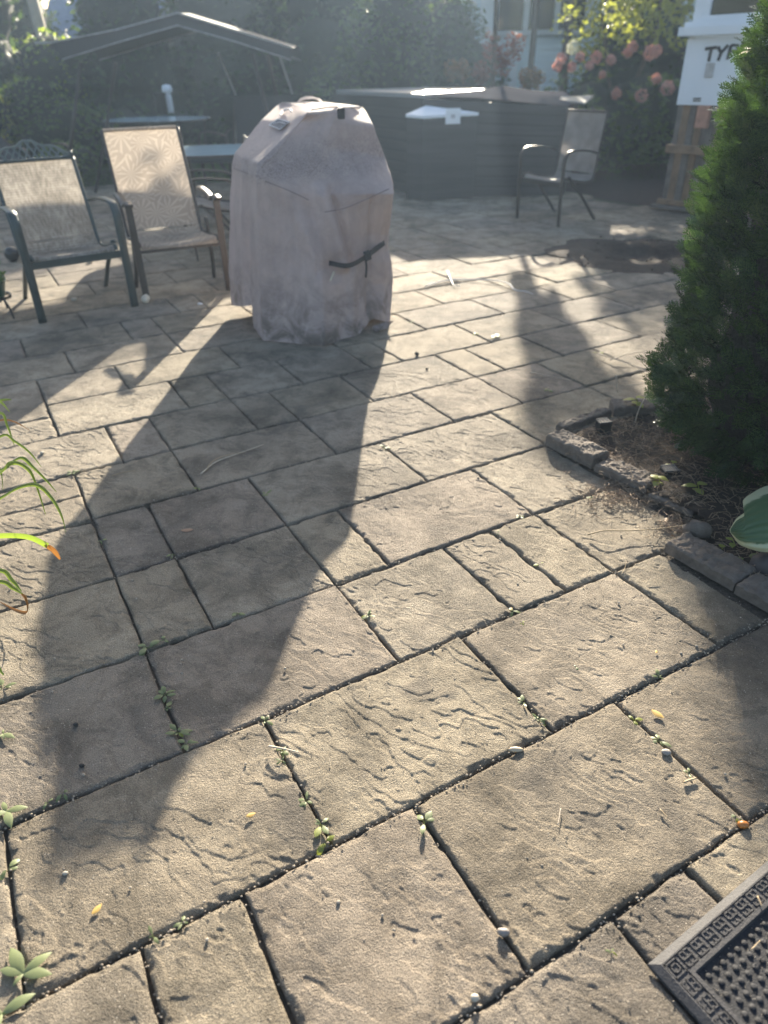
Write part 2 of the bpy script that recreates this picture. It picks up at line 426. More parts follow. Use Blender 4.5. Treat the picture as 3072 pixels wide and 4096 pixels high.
sheet('mulch_bed', [(5.2, 6.6), (5.2, 12.5), (1.2, 12.5), (1.9, 10.5), (2.55, 9.45), (3.1, 8.6), (3.6, 8.0)], -.012, m_soil)

def stone(name, A, B, wd, ht, label, tilt=0., sd=0, off=0.):
    """a split-faced edging stone whose near bottom edge runs A to B"""
    A = np.array([A[0], A[1], 0]); B = np.array([B[0], B[1], 0]); L = np.linalg.norm(B-A); ex = (B-A)/L; ey = np.array([-ex[1], ex[0], 0])
    if ey[0] < 0 and off == 0: ey = -ey
    if off: ey = ey*off
    nx, ny, nz = 64, 28, 14; V = []; F = []
    def P(s, t, q):
        p = A+ex*s*L+ey*t*wd+np.array([0, 0, q*ht])
        n = (vn(np.array(p[0]*60+sd), np.array(p[1]*60+p[2]*50), 3)-.5)*.0045+(vn(np.array(p[0]*22+sd), np.array(p[1]*22), 8)-.5)*.006+(vn(np.array(p[0]*170+sd), np.array(p[1]*170+p[2]*150), 9)-.5)*.004+abs(vn(np.array(p[0]*34+sd+5), np.array(p[1]*34), 2)-.5)*.005
        top = max(0, q-.6)/.4; r = (1-min(1, min(s, 1-s)*L/.010))**2+(1-min(1, min(t, 1-t)*wd/.009))**2
        return p+np.array([0, 0, 1])*n*top*1.4-np.array([0, 0, 1])*r*.007*q+ey*n*.4*(1-top)+ey*tilt*q*ht
    def face(f, a, b):
        o = len(V)
        for i in range(a+1):
            for j in range(b+1): V.append(f(i/a, j/b))
        for i in range(a):
            for j in range(b): F.append((o+i*(b+1)+j, o+i*(b+1)+j+1, o+(i+1)*(b+1)+j+1, o+(i+1)*(b+1)+j))
    face(lambda i, j: P(i, j, 1), nx, ny); face(lambda i, j: P(i, 0, j), nx, nz); face(lambda i, j: P(i, 1, j), nx, nz)
    face(lambda i, j: P(0, i, j), ny, nz); face(lambda i, j: P(1, i, j), ny, nz)
    m = MB(); m.v = [tuple(v) for v in V]; m.f = F; o = obj(name, m, m_brick, None, True)
    return tag(o, label, 'edging stone', 'edging stones around the shrub bed')
stone('edging_stone', at(2180, 1782), at(2364, 1876), .10, .055, 'tallest rough edging stone, at the corner of the shrub bed', sd=1)
stone('edging_stone', at(2374, 1885), at(2580, 1975), .105, .034, 'grey edging stone sunk second from the bed corner', sd=5)
stone('edging_stone', at(2590, 1992), at(2765, 2072), .09, .020, 'half buried edging stone beside the dry debris and broken block', sd=9)
stone('edging_stone', at(2655, 2208), at(2930, 2366), .115, .042, 'long rough edging stone below the striped hosta leaf', sd=14)
stone('edging_stone', at(2934, 2375), at(3230, 2540), .115, .040, 'edging stone cut by the right edge of the picture', sd=19)
stone('edging_stone', at(2255, 1735), at(2445, 1665), .05, .035, 'low dark edging stone behind the small black solar light', sd=24, off=1)
stone('edging_stone', at(2452, 1665), at(2700, 1668), .10, .045, 'pale edging stone at the back of the shrub bed', sd=28, off=1)

# dead needles, chips and stalks over the bed and spilling on the pavers
g = MB(); rg = random.Random(9)
def chip(c, L, wd, z=.0):
    a = rg.uniform(0, math.pi*2); e = rg.uniform(-.15, .3); d = np.array([math.cos(a), math.sin(a), e])
    p = np.array([c[0], c[1], z]); q = np.array([rg.gauss(0, .2), rg.gauss(0, .2), rg.uniform(0, .25)])*L
    g.tube([p-d*L/2, p+q, p+d*L/2], wd, 3, False)
def soilz(x, y): return .018+.022*(float(fbm(np.array(x*6.), np.array(y*6.), 3, 5))-.5)*2
for i in range(5200):
    n = rg.uniform(8.3, 15); k = rg.uniform(.6, 5.0); c = uv(n, k)
    if not inpoly(c[0], c[1], BED): continue
    chip(c, rg.uniform(.012, .07), rg.uniform(.0006, .0016), soilz(*c)+.006)
for i in range(420):
    x, y = rg.gauss(2480, 90), rg.gauss(1985, 40); c = at(x, min(y, 2080))
    chip(c, rg.uniform(.01, .05), rg.uniform(.0006, .0014), .004)
for i in range(500):
    t = rg.random(); c = at(2200+t*560+rg.gauss(0, 25), 1760+t*300+rg.gauss(0, 30)); chip(c, rg.uniform(.008, .04), rg.uniform(.0006, .0013), rg.uniform(.004, .05) if rg.random() < .35 else .004)
for i in range(160):
    c = at(rg.gauss(2720, 60), rg.gauss(2110, 25)); chip(c, rg.uniform(.01, .04), rg.uniform(.0008, .002), .006)
obj('dry_debris', g, m_twig, kind='stuff')

# tree pit in the paving, upper right
def pit():
    n, m = 60, 22; V = []
    for i in range(m+1):
        r = i/m
        for j in range(n):
            q = 2*math.pi*j/n; rad = r*(.68+.10*math.sin(3*q+1)+.06*math.sin(7*q))
            x, y = math.cos(q)*rad*1.15, math.sin(q)*rad*1.0
            z = .020*math.exp(-((r-.62)/.18)**2)-.066*math.exp(-(r/.42)**4)+.012*(float(fbm(np.array(x*9), np.array(y*9), 4, 4))-.5)*2*(r < .97)
            if r > .85: z -= (r-.85)*.05
            V.append((HOLE[0]+x, HOLE[1]+y, z+.002))
    F = [(i*n+j, i*n+(j+1) % n, (i+1)*n+(j+1) % n, (i+1)*n+j) for i in range(m) for j in range(n)]
    mb = MB(); mb.v = V; mb.f = F; return obj('soil_pit', mb, m_soil, None, True, kind='structure')
pit()
g = MB()
for i in range(200):
    a, r = rg.uniform(0, 6.28), rg.uniform(.3, .72); g.ball((HOLE[0]+r*math.cos(a)*1.1, HOLE[1]+r*math.sin(a), .012+rg.random()*.01), rg.uniform(.003, .012), 5, 4, (1, .8, .6))
obj('soil_crumbs', g, m_soil, kind='stuff')

# ------------------------------------------------------------------ grill under its cover
def mat_cover():
    m = M('faded_cover_cloth'); P = m.pos()
    z = m.n('SeparateXYZ'); m.l(P, z.inputs[0])
    c = m.ramp(m.noise(5, P, 6, .65), [(.3, (.42, .345, .335)), (.7, (.53, .44, .42))])
    mp = m.n('Mapping'); mp.inputs['Scale'].default_value = (9, 9, 1.3); m.l(P, mp.inputs[0])
    c = m.mix(.5, c, m.ramp(m.noise(.9, mp.outputs[0], 4, .6), [(.35, .80), (.6, 1.05)]), 'MULTIPLY')
    low = m.n('MapRange'); low.inputs[1].default_value = .42; low.inputs[2].default_value = .02; m.l(z.outputs[2], low.inputs[0])
    d1 = m.math('MULTIPLY', low.outputs[0], m.ramp(m.noise(6, P, 6, .7, .8), [(.42, 0.), (.60, 1.)]))
    c = m.mix(m.math('MULTIPLY', d1, .8), c, (.085, .072, .055))
    hi = m.n('MapRange'); hi.inputs[1].default_value = .84; hi.inputs[2].default_value = .90; m.l(z.outputs[2], hi.inputs[0])
    hi2 = m.n('MapRange'); hi2.inputs[1].default_value = 1.12; hi2.inputs[2].default_value = .95; m.l(z.outputs[2], hi2.inputs[0])
    mil = m.math('MULTIPLY', m.math('MULTIPLY', hi.outputs[0], hi2.outputs[0]), m.ramp(m.noise(38, mp.outputs[0], 3, .6), [(.50, 0.), (.60, 1.)]))
    c = m.mix(m.math('MULTIPLY', mil, .85), c, (.10, .09, .10))
    v2 = m.ramp(m.noise(3.2, P, 7, .72, 1.2), [(.44, 1.), (.52, .90), (.56, 1.)]); c = m.mix(.8, c, v2, 'MULTIPLY')
    m.set(Base_Color=c, Roughness=.75); m.bump(m.math('ADD', m.noise(9, P, 6, .65, 2.2), m.math('MULTIPLY', m.noise(70, P, 3), .12)), .012, .8)
    m.translucent(c, .22); return m.m
m_cover = mat_cover(); m_strap = simple('black_strap', (.03, .03, .035), .7)
GC = np.array([-.35, 4.7, 0])
grill = thing('covered_grill', GC, 'barbecue grill under a faded mauve fabric cover with a black strap', 'grill')
def ringpts(C): return [np.array(p, float) for p in C]
A0 = at(1054, 1362); F0 = at(1302, 1385); R0 = at(1500, 1340)+(.03, .06, 0); 
levels = [  # front-left, front-middle, front-right, right-back, back, back-left
    (0.00, [A0, F0, at(1556, 1285), (.02, 5.02, .03), (-.50, 5.12, .03), at(925, 1222, .05)]),
    (0.30, [(-.70, 4.27, .30), (-.33, 4.20, .30), at(1568, 1130, .22), (.02, 5.05, .3), (-.5, 5.14, .3), (-1.0, 4.88, .3)]),
    (0.62, [(-.68, 4.29, .66), (-.33, 4.30, .58), at(1556, 935, .52), (-.02, 5.08, .6), (-.5, 5.16, .6), (-.95, 4.92, .65)]),
    (0.86, [(-.665, 4.31, .90), (-.34, 4.385, .79), at(1577, 775, .765), (-.04, 5.12, .85), (-.48, 5.18, .9), (-.91, 4.96, .90)]),
    (0.93, [(-.655, 4.34, .96), (-.34, 4.42, .848), at(1574, 735, .81), (-.05, 5.12, .9), (-.46, 5.18, .94), (-.89, 4.99, .955)]),
    (1.05, [(-.54, 4.46, 1.05), (-.30, 4.54, 1.02), at(1543, 635, .92), (-.10, 5.10, 1.04), (-.46, 5.16, 1.05), (-.80, 5.05, 1.04)]),
    (1.15, [(-.43, 4.59, 1.14), (-.24, 4.62, 1.145), at(1492, 500, 1.105), (-.14, 5.06, 1.15), (-.46, 5.12, 1.16), (-.71, 5.10, 1.13)]),
    (1.19, [at(1232, 452, 1.185), (-.20, 4.66, 1.19), at(1455, 433, 1.18), (-.15, 5.02, 1.195), (-.45, 5.10, 1.20), at(1112, 418, 1.19)]),
    (1.21, [at(1258, 434, 1.20), (-.19, 4.72, 1.205), at(1435, 424, 1.195), (-.17, 4.98, 1.21), (-.43, 5.06, 1.215), at(1128, 408, 1.21)])]
def coverF(N=360, Mv=240):
    hs = [l[0] for l in levels]; out = np.zeros((Mv+1, N, 3))
    rings = []
    for h, pts in levels:
        P = ringpts(pts); seg = []
        kk = N//6; frac = [0, 1/6, 2/6, 3/6, 4/6, 5/6, 1.]
        Q = P+[P[0]]; arr = np.zeros((N, 3))
        for i in range(N):
            t = i/N*6; a = int(t); f = t-a; arr[i] = Q[a]*(1-f)+Q[a+1]*f
        # round the corners a little
        for _ in range(2): arr = (np.roll(arr, 1, 0)+arr*2+np.roll(arr, -1, 0))/4
        rings.append(arr)
    for j in range(Mv+1):
        h = hs[-1]*j/Mv; b = max(i for i in range(len(hs)) if hs[i] <= h+1e-9); b = min(b, len(hs)-2)
        f = (h-hs[b])/(hs[b+1]-hs[b]); out[j] = rings[b]*(1-f)+rings[b+1]*f
    for _ in range(2): out[1:-1] = (out[:-2]+2*out[1:-1]+out[2:])/4
    c = out.mean(1, keepdims=True); n = out-c; n[:, :, 2] = 0; n /= np.maximum(1e-6, np.linalg.norm(n, axis=2, keepdims=True))
    t = np.arange(N)/N*6; J, T = np.meshgrid(np.linspace(0, 1, Mv+1), t, indexing='ij')
    Z = out[:, :, 2]
    d = .016*(fbm(T*3.0, Z*2.0, 3, 4)-.5)+.010*(fbm(T*9+Z*3, Z*3.2, 7, 4)-.5)
    d = d*np.clip((1.25-Z)/.3, .35, 1)
    rid = 1-np.abs(2*fbm(T*1.6+Z*2.2, Z*2.6-T*.8, 13, 3)-1)*2.2; d += .009*np.clip(rid-.55, 0, 1)
    rid2 = 1-np.abs(2*fbm(T*4.2-Z*3, Z*5+T, 17, 2)-1)*2.6; d += .0035*np.clip(rid2-.4, 0, 1)
    # vertical pleats low down
    d += .012*np.sin(T*13+2*vn(T*2, Z*3, 4))*np.clip((.5-Z)/.5, 0, 1)*(T > 1.2)*(T < 5)
    # pinched vertical crease on the left face, just behind the near corner
    d -= .030*np.exp(-((T-5.62-.05*Z)/.05)**2)*np.clip((.95-Z)/.3, 0, 1)
    d += .010*np.exp(-((T-5.52)/.05)**2)*np.clip((.95-Z)/.3, 0, 1)
    # diagonal folds running down to the strap
    def fold(t0, z0, t1, z1, w_, amp):
        k = np.clip((z0-Z)/(z0-z1), 0, 1); tc = t0+(t1-t0)*k
        return amp*np.exp(-((T-tc)/w_)**2)*np.clip((z0-Z)/.08, 0, 1)*np.clip((Z-z1)/.05+1, 0, 1)
    d += fold(1.02, .86, 1.30, .40, .075, .048) - fold(1.16, .84, 1.42, .40, .045, .028) - fold(.72, .80, 1.18, .36, .10, .030)
    d += fold(.35, .93, 1.0, .45, .16, .020) - fold(1.72, .80, 1.66, .10, .03, .022)
    d += fold(1.86, .78, 1.84, .05, .04, .012) - fold(1.50, .40, 1.50, .05, .04, .014) + fold(1.40, .38, 1.38, .08, .05, .010)
    d -= .012*np.exp(-((Z-.43)/.05)**2)*(T > .9)*(T < 2.3)
    out += n*d[:, :, None]
    # wavy hem
    hem = np.exp(-(Z/.12)**2)
    lift = .0*T+.035*np.exp(-((T-1.75)/.12)**2)+.02*vn(T*5, T*0, 9)*(T > 1.5)
    out[:, :, 2] += hem*lift*(J < .2)
    # hem on the left face hangs higher behind the crease
    k = np.clip((T-5.68)/.08, 0, 1)*0+np.clip((5.70-T)/.04, 0, 1)*(T > 4.5)
    out[:, :, 2] = np.maximum(out[:, :, 2], k*(.055+.11*np.clip((T-5)/.7,0,1)**1.2))
    return out
CF = coverF()
cm = MB(); Mv, N = CF.shape[0]-1, CF.shape[1]
cm.v = [tuple(p) for p in CF.reshape(-1, 3)]
cm.f = [(j*N+i, j*N+(i+1) % N, (j+1)*N+(i+1) % N, (j+1)*N+i) for j in range(Mv) for i in range(N)]
base = len(cm.v); last = CF[-1]; cen = last.mean(0); pr = Mv*N
for q, s in enumerate((.66, .33)):
    r_ = cen+(last-cen)*s+np.array([0, 0, .006*(q+1)]); r_[:, 2] += .010*(fbm(r_[:, 0]*14, r_[:, 1]*14, 2, 3)-.5)
    o_ = len(cm.v); cm.v += [tuple(p) for p in r_]
    cm.f += [(pr+i, pr+(i+1) % N, o_+(i+1) % N, o_+i) for i in range(N)]; pr = o_
cm.v.append(tuple(cen+(0, 0, .014))); cm.f += [(pr+i, pr+(i+1) % N, len(cm.v)-1) for i in range(N)]
cov = obj('cover', cm, m_cover, grill, True)
def surf(px, py):
    """point of the cover's near face met by a sight line"""
    best = None; P = CF.reshape(-1, 3)
    d = P-np.array([0, 0, EYE]); z = d@_f; X = d@_r*FPX/z+1536; Y = 2048-d@_u*FPX/z
    e = np.hypot(X-px, Y-py); near = np.argsort(e)[:14]; near = near[z[near] < z[near].min()+.08]; q = P[near[0]]
    v = _ray(px, py); t = np.dot(q-np.array([0, 0, EYE]), v)/np.dot(v, v)
    return np.array([0, 0, EYE])+v*t*.9935
def onsurf(pts, n=8, push=.0):
    return bez([surf(*p) for p in pts], n)
def pull(p, k): e = np.array([0, 0, EYE]); return e+(np.array(p)-e)*k
ends = [pull(surf(1316, 1052), .999), pull(surf(1395, 1062), .992), pull(surf(1470, 1022), .992), pull(surf(1548, 962), .999)]
b = MB(); b.tube(bez(ends, 10), 1, flat=(.028, .004), up=(0, 0, 1)); obj('strap', b, m_strap, cov)
b = MB(); b.tube([pull(p, .996) for p in bez(ends[2:]+[], 8)], 1, flat=(.034, .004), up=(0, 0, 1)); obj('strap', b, m_strap, cov)
b = MB(); s0 = pull(ends[2], .994); b.bevbox(s0, (.035, .012, .055), .003, ((1, .3, .3), (-.3, 1, 0), (-.25, 0, 1))); obj('buckle', b, m_strap, cov)
b = MB(); b.tube(onsurf([(1462, 1035), (1466, 1070), (1463, 1110)]), 1, flat=(.012, .003), up=(1, .3, 0)); obj('strap_end', b, m_strap, cov)
b = MB(); b.tube(onsurf([(1336, 1088), (1326, 1112), (1322, 1122)]), .005, 6); obj('care_label', b, simple('cream_label', (.6, .58, .45)), cov)
b = MB(); p0 = surf(1364, 455); b.bevbox(p0, (.045, .006, .055), .002, ((.95, .3, 0), (-.3, .95, 0), (.05, -.1, 1))); obj('vent_flap', b, m_strap, cov)
# sewn seams and stitched panel on the sloping end
m_seam = simple('seam_thread', (.20, .175, .185), .8)
for pts, r_ in (([(1060, 725), (1150, 760), (1235, 800)], .0022), ([(1300, 848), (1380, 832), (1480, 790), (1556, 755)], .0025), ([(935, 672), (985, 692), (1045, 715)], .0022)):
    b = MB(); b.tube(onsurf(pts), r_, 5); obj('seam', b, m_seam, cov)
b = MB(); b.tube(onsurf([(1232, 450), (1150, 550), (1100, 615), (1058, 652)]), .0045, 6); b.tube(onsurf([(1245, 440), (1330, 428), (1440, 432)]), .004, 6); obj('piping', b, m_cover, cov)
m_patch = simple('woven_patch', (.14, .13, .14), .8); m_thread = simple('pale_thread', (.62, .60, .63), .6)
b = MB(); q = [surf(*p) for p in ((1078, 505), (1120, 522), (1158, 492), (1112, 480))]; b.add([p for p in q], [(0, 1, 2, 3)]); b.add([p+(0, 0, .004) for p in q], [(0, 1, 2, 3)]); obj('patch', b, m_patch, cov)
b = MB(); b.tube([p+(0, 0, .006) for p in q+[q[0]]], .0035, 5); b.tube([p+(0, -.004, .008) for p in onsurf([(1095, 500), (1122, 495), (1140, 500)])], .003, 4); b.tube([p+(0, 0, .012) for p in onsurf([(1122, 470), (1136, 452), (1158, 446), (1166, 456)])], .006, 6); obj('emblem', b, m_thread, cov)
# carry loop on top
b = MB(); b.tube(bez([at(1195, 402, 1.215), at(1225, 392, 1.235), at(1262, 394, 1.235), at(1290, 408, 1.212)]), 1, flat=(.03, .004), up=(0, 1, .2)); obj('carry_loop', b, m_cover, cov)
# torn corner of the hem on the right
b = MB(); t0 = surf(1490, 1305); tz = [t0, at(1545, 1288, .05), at(1574, 1283, .06), at(1560, 1300, .03), at(1550, 1312, .02), at(1520, 1322, .02), t0+(0, 0, -.05)]
b.add(tz, [tuple(range(7))]); b.add([p+np.array((0, .004, 0)) for p in tz], [tuple(range(6, -1, -1))]); obj('torn_hem', b, m_cover, cov)
# the cart below: legs and casters
b = MB()
for x, y in ((-.60, 4.50), (-.10, 4.62), (-.75, 4.88), (-.15, 4.98)): b.box((x, y, .42), (.03, .03, .72))
b.box((-.40, 4.74, .78), (.5, .34, .03)); obj('cart_frame', b, m_black, grill)
for x, y in ((-.60, 4.50), (-.10, 4.62), (-.75, 4.88), (-.15, 4.98)):
    b = MB(); b.tube([(x-.012, y, .03), (x+.012, y, .03)], .03, 12); obj('caster', b, m_black, grill)

# ------------------------------------------------------------------ chairs
def mat_sling(name, a, b, scale, tr=.45, pattern=None):
    m = M(name); P = m.pos()
    wv = m.n('TexNoise'); wv.inputs['Scale'].default_value = scale; m.l(P, wv.inputs['Vector'])
    c = m.ramp(wv.outputs['Fac'], [(.35, a), (.65, b)])
    if pattern == 'weave':
        mp = m.n('Mapping'); mp.inputs['Scale'].default_value = (30, 30, 3); m.l(P, mp.inputs[0])
        c = m.mix(.7, c, m.ramp(m.noise(2, mp.outputs[0], 3), [(.35, .6), (.65, 1.3)]), 'MULTIPLY')
        sx = m.n('SeparateXYZ'); m.l(P, sx.inputs[0])
        s1 = m.math('SINE', m.math('MULTIPLY', sx.outputs[2], 420.)); c = m.mix(.35, c, m.ramp(s1, [(.3, .5), (.7, 1.2)]), 'MULTIPLY')
    if pattern == 'palm':
        v = m.n('TexVoronoi'); v.inputs['Scale'].default_value = 7.5; m.l(P, v.inputs['Vector'])
        sub = m.n('VectorMath', operation='SUBTRACT'); m.l(P, sub.inputs[0]); m.l(v.outputs['Position'], sub.inputs[1])
        s2 = m.n('SeparateXYZ'); m.l(sub.outputs[0], s2.inputs[0])
        an = m.math('ARCTAN2', s2.outputs[2], s2.outputs[0]); ray_ = m.math('SINE', m.math('MULTIPLY', an, 11.))
        c = m.mix(.55, c, m.ramp(ray_, [(.45, .78), (.75, 1.35)]), 'MULTIPLY')
    m.set(Base_Color=c, Roughness=.6); m.bump(m.noise(300, P, 2), .001, .6); m.translucent(c, tr); return m.m
m_sl1 = mat_sling('woven_sling', (.30, .27, .23), (.42, .38, .33), 8, .40, 'weave')
m_sl2 = mat_sling('palm_sling', (.36, .31, .26), (.44, .38, .32), 5, .42, 'palm')
m_sl3 = mat_sling('grey_sling', (.20, .18, .17), (.27, .25, .23), 9, .30)
m_crest = simple('crest_metal', (.13, .16, .15), .35, .3, .15)
m_brown = simple('brown_metal', (.045, .036, .032), .45, .3, .15)
m_teal = simple('teal_grey_metal', (.045, .062, .062), .42, .3, .12)
def chair(name, FL, FR, back, arm, seat, top, lean, depth, mats, label, flat, crest=None, legw=.045, group=None, rear_lean=.0, seat_drop=.05, arm_style=0, inset=.05):
    FL = np.array([FL[0], FL[1], 0.]); FR = np.array([FR[0], FR[1], 0.]); s = nrm(FR-FL); bk = nrm(np.array([back[0], back[1], 0.])); wd = np.linalg.norm(FR-FL)
    zz = np.array([0, 0, 1.]); mf, ms = mats; o = (FL+FR)/2
    T = thing(name, o, label, 'chair', group)
    def P(side, b_, z): return o+s*side+bk*b_+zz*z
    hw = wd/2
    for sd in (-1, 1):
        b = MB(); x = sd*hw
        if arm_style == 0:   # leg and arm in one bent flat bar
            pts = bez([P(x, 0, 0), P(x, -.01, .25), P(x, -.012, arm-.12), P(x, .015, arm-.035), P(x, .09, arm), P(x, depth*.55, arm-.012), P(x*.98, depth*.86, arm-.05)], 6)
            b.tube(pts, 1, flat=(flat, .016), up=s)
            obj('leg', b, mf, T, True)
        else:                # straight square leg with a waved flat armrest
            b.tube([P(x, 0, 0), P(x, .03, arm-.01)], 1, flat=(legw, .028), up=s); obj('leg', b, mf, T)
            a = MB(); a.tube(bez([P(x, -.02, arm), P(x, .06, arm+.012), P(x, .16, arm-.022), P(x, .30, arm+.006), P(x, depth*.9, arm+.02)], 6), 1, flat=(.052, .018), up=s); obj('armrest', a, mf, T, True)
        b = MB(); b.tube(bez([P(x*.92, depth*.18, seat+.02), P(x*.92, depth*.55, seat*.62), P(x*.95, depth, 0)] if arm_style == 0 else [P(x*.9, depth*.55, seat+.10), P(x*.95, depth*.62, seat*.5), P(x, depth*.80, 0)], 5), 1, flat=(.026, .020), up=s)
        obj('leg', b, mf, T, True)
    sw = hw-inset
    prof = [P(0, .015, seat-.035), P(0, .02, seat), P(0, .07, seat+.008), P(0, .24, seat-seat_drop*.6), P(0, .42, seat-seat_drop), P(0, .50, seat-.01), P(0, .50+(lean-.5)*.35, seat+(top-seat)*.36), P(0, .50+(lean-.5)*.7, seat+(top-seat)*.72), P(0, lean, top)]
    C = bez(prof, 6); ks = 24
    for nm, seg in (('seat', C[:ks+8]), ('backrest', C[ks+7:])):
        G_ = []
        for i, p in enumerate(seg):
            row = []
            for j in range(13):
                q = -1+2*j/12; sag = .018*(1-q*q)
                row.append(p+s*sw*q+(bk*sag if nm == 'backrest' else -zz*sag))
            G_.append(row)
        b = MB(); b.grid(G_); obj(nm, b, ms, T, True)
    for sd in (-1, 1):
        b = MB(); b.tube([p+s*sd*(sw+.010) for p in C[3:]], .012, 7); obj('side_rail', b, mf, T, True)
    b = MB(); b.tube([P(-hw, .02, seat-.045), P(hw, .02, seat-.045)], 1, flat=(.045 if arm_style == 0 else .02, .02), up=zz); obj('front_rail', b, mf, T)
    b = MB(); b.tube([C[-1]-s*sw, C[-1]+s*sw], .012, 7)
    if crest:
        obj('top_rail', b, mf, T); b = MB(); e = nrm(C[-1]-C[-4]); c0 = C[-1]
        f_ = lambda q: .02+crest*(1-abs(q)**1.6)*(.86+.14*math.cos(6*math.pi*q*.5))-.014*math.exp(-(q/.08)**2)
        b.tube([c0+s*sw*q/20+e*f_(q/20) for q in range(-20, 21)], .008, 6)
        obj('crest_rail', b, m_crest, T, True)
        for i in range(-5, 6):
            for k in (-1, 1):
                q0 = i/5.5; q1 = q0+k*.24
                if abs(q1) > 1: continue
                b = MB(); b.tube([c0+s*sw*q0, c0+s*sw*q1+e*f_(q1)], 1, flat=(.009, .006), up=s); obj('lattice_bar', b, m_crest, T)
        for sd in (-1, 1): b = MB(); b.ball(c0+s*sd*(sw+.006)+e*.03, .014); obj('finial', b, mf, T, True)
    else: obj('top_rail', b, ms if name == 'sling_armchair' else mf, T)
    return T
chair('lattice_armchair', at(172, 1290), at(540, 1225), (-.54, .84), .675, .40, .895, .72, .70, (m_teal, m_sl1), 'green metal armchair with woven sling and lattice crest at far left', .05, crest=.12)
chair('sling_armchair', at(588, 1200), at(916, 1158), (-.44, .90), .63, .37, 1.035, .80, .52, (m_brown, m_sl2), 'brown armchair with palm leaf sling left of the covered grill', .05, arm_style=1, legw=.045, seat_drop=.02, inset=.035)
chair('patio_chair', at(2055, 872)[:2]+(.03, -.03), at(2258, 912)[:2]+(-.05, .06), (.80, .60), .67, .42, .975, .60, .58, (m_dkmetal, m_sl3), 'dark patio armchair with grey sling standing alone beside the tub', .035, arm_style=0, inset=.045)
chair('patio_chair', (-1.70, 6.95), (-1.56, 6.38), (.95, .25), .64, .42, .90, .55, .5, (m_dkmetal, m_sl3), 'dark armchair half hidden between palm armchair and covered grill', .04, inset=.04)
chair('reclining_chair', (-3.75, 9.75), (-4.05, 9.25), (-.80, .10), .66, .40, .86, .95, .55, (m_dkmetal, simple('dark_sling', (.03, .03, .035), .8)), 'dark reclining chair with pale arms under the swing canopy', .04, inset=.03)
chair('patio_chair', (-2.15, 11.6), (-2.45, 11.15), (.8, -.3), .66, .43, 1.0, .6, .5, (m_dkmetal, m_sl3), 'dark armchair beside the far glass table', .035, inset=.04)

# ------------------------------------------------------------------ tables
def table(c, a, b_, ang, z, label, rnd=3.0):
    T = thing('glass_table', (c[0], c[1], 0), label, 'table', None); b = MB(); n = 40; ca, sa = math.cos(ang), math.sin(ang); top = []
    for i in range(n):
        q = 2*math.pi*i/n; x = a*np.sign(math.cos(q))*abs(math.cos(q))**(2/rnd); y = b_*np.sign(math.sin(q))*abs(math.sin(q))**(2/rnd); top.append((c[0]+x*ca-y*sa, c[1]+x*sa+y*ca))
    b.add([(x, y, z) for x, y in top]+[(x, y, z-.008) for x, y in top], [tuple(range(n)), tuple(range(2*n-1, n-1, -1))]+[(i, i+n, (i+1) % n+n, (i+1) % n) for i in range(n)]); obj('table_top', b, m_glasstop, T)
    b = MB(); b.tube([(x, y, z-.012) for x, y in top+[top[0]]], .014, 6); obj('rim', b, m_dkmetal, T, True)
    for i, j in ((-1, -1), (1, -1), (1, 1), (-1, 1)):
        x, y = a*.72*i, b_*.72*j; b = MB(); b.tube(bez([(c[0]+x*ca-y*sa, c[1]+x*sa+y*ca, z-.02), (c[0]+(x*ca-y*sa)*.95, c[1]+(x*sa+y*ca)*.95, z*.5), (c[0]+(x*ca-y*sa)*1.08, c[1]+(x*sa+y*ca)*1.08, 0)], 4), .016, 7); obj('leg', b, m_dkmetal, T, True)
    return T
table((-1.35, 7.95), .80, .55, .12, .72, 'pale glass patio table between the palm armchair and the grill', 5)
table((-3.25, 12.1), .78, .62, -.2, .78, 'round pale glass table farther back holding a white bottle', 2.3)
bp = at(683, 452, .782)
b = MB(); b.lathe((bp[0], bp[1], .782), [(.0, 0), (.055, 0), (.06, .02), (.056, .22), (.05, .27), (.035, .29), (.062, .30), (.075, .34), (.06, .385), (.02, .40)], 18)
T = thing('bottle', (bp[0], bp[1], .782), 'tall white plastic bottle with rounded cap on the far table', 'bottle'); obj('body', b, m_white, T, True)
b = MB(); b.lathe((bp[0], bp[1], .782), [(.05, .285), (.078, .30), (.088, .34), (.07, .395), (.02, .41)], 18); obj('cap', b, m_white, T, True)
jp = at(650, 455, .782); b = MB(); b.lathe((jp[0], jp[1], .782), [(.0, 0), (.09, 0), (.095, .03), (.09, .25), (.10, .26), (.10, .30), (.0, .30)], 16)
T = thing('canister', (jp[0], jp[1], .782), 'dark canister standing left of the white bottle', 'canister'); obj('body', b, m_black, T, True)
b = MB(); b.tube([(jp[0]-.08, jp[1], .2+.782), (jp[0]-.13, jp[1], .16+.782), (jp[0]-.085, jp[1], .08+.782)], .01, 6); obj('handle', b, m_black, T, True)

# ------------------------------------------------------------------ garden swing with gabled canopy
m_can = simple('canopy_cloth', (.032, .031, .034), .8, 0, .15, 5); m_trim = simple('trim_and_lit_edge', (.30, .29, .29), .7)
SY = 9.3; T = thing('garden_swing', (-2.3, SY+.5, 0), 'garden swing seat under a dark peaked canopy with pale trim', 'garden swing')
zl = [aty(*p, SY) for p in ((200, 172), (470, 118), (710, 52), (940, 122), (1170, 192))]
zb = [aty(*p, SY) for p in ((250, 238), (470, 170), (710, 102), (940, 166), (1165, 240))]
back = np.array([0., 1.25, 0.])
b = MB(); b.grid([zl, [p+back*.5+np.array([0, 0, .03]) for p in zl], [p+back for p in zl]]); b.grid([[p-np.array([0, 0, .006]) for p in zl], [p+back*.5+np.array([0, 0, .024]) for p in zl], [p+back-np.array([0, 0, .006]) for p in zl]]); obj('canopy', b, m_can, T)
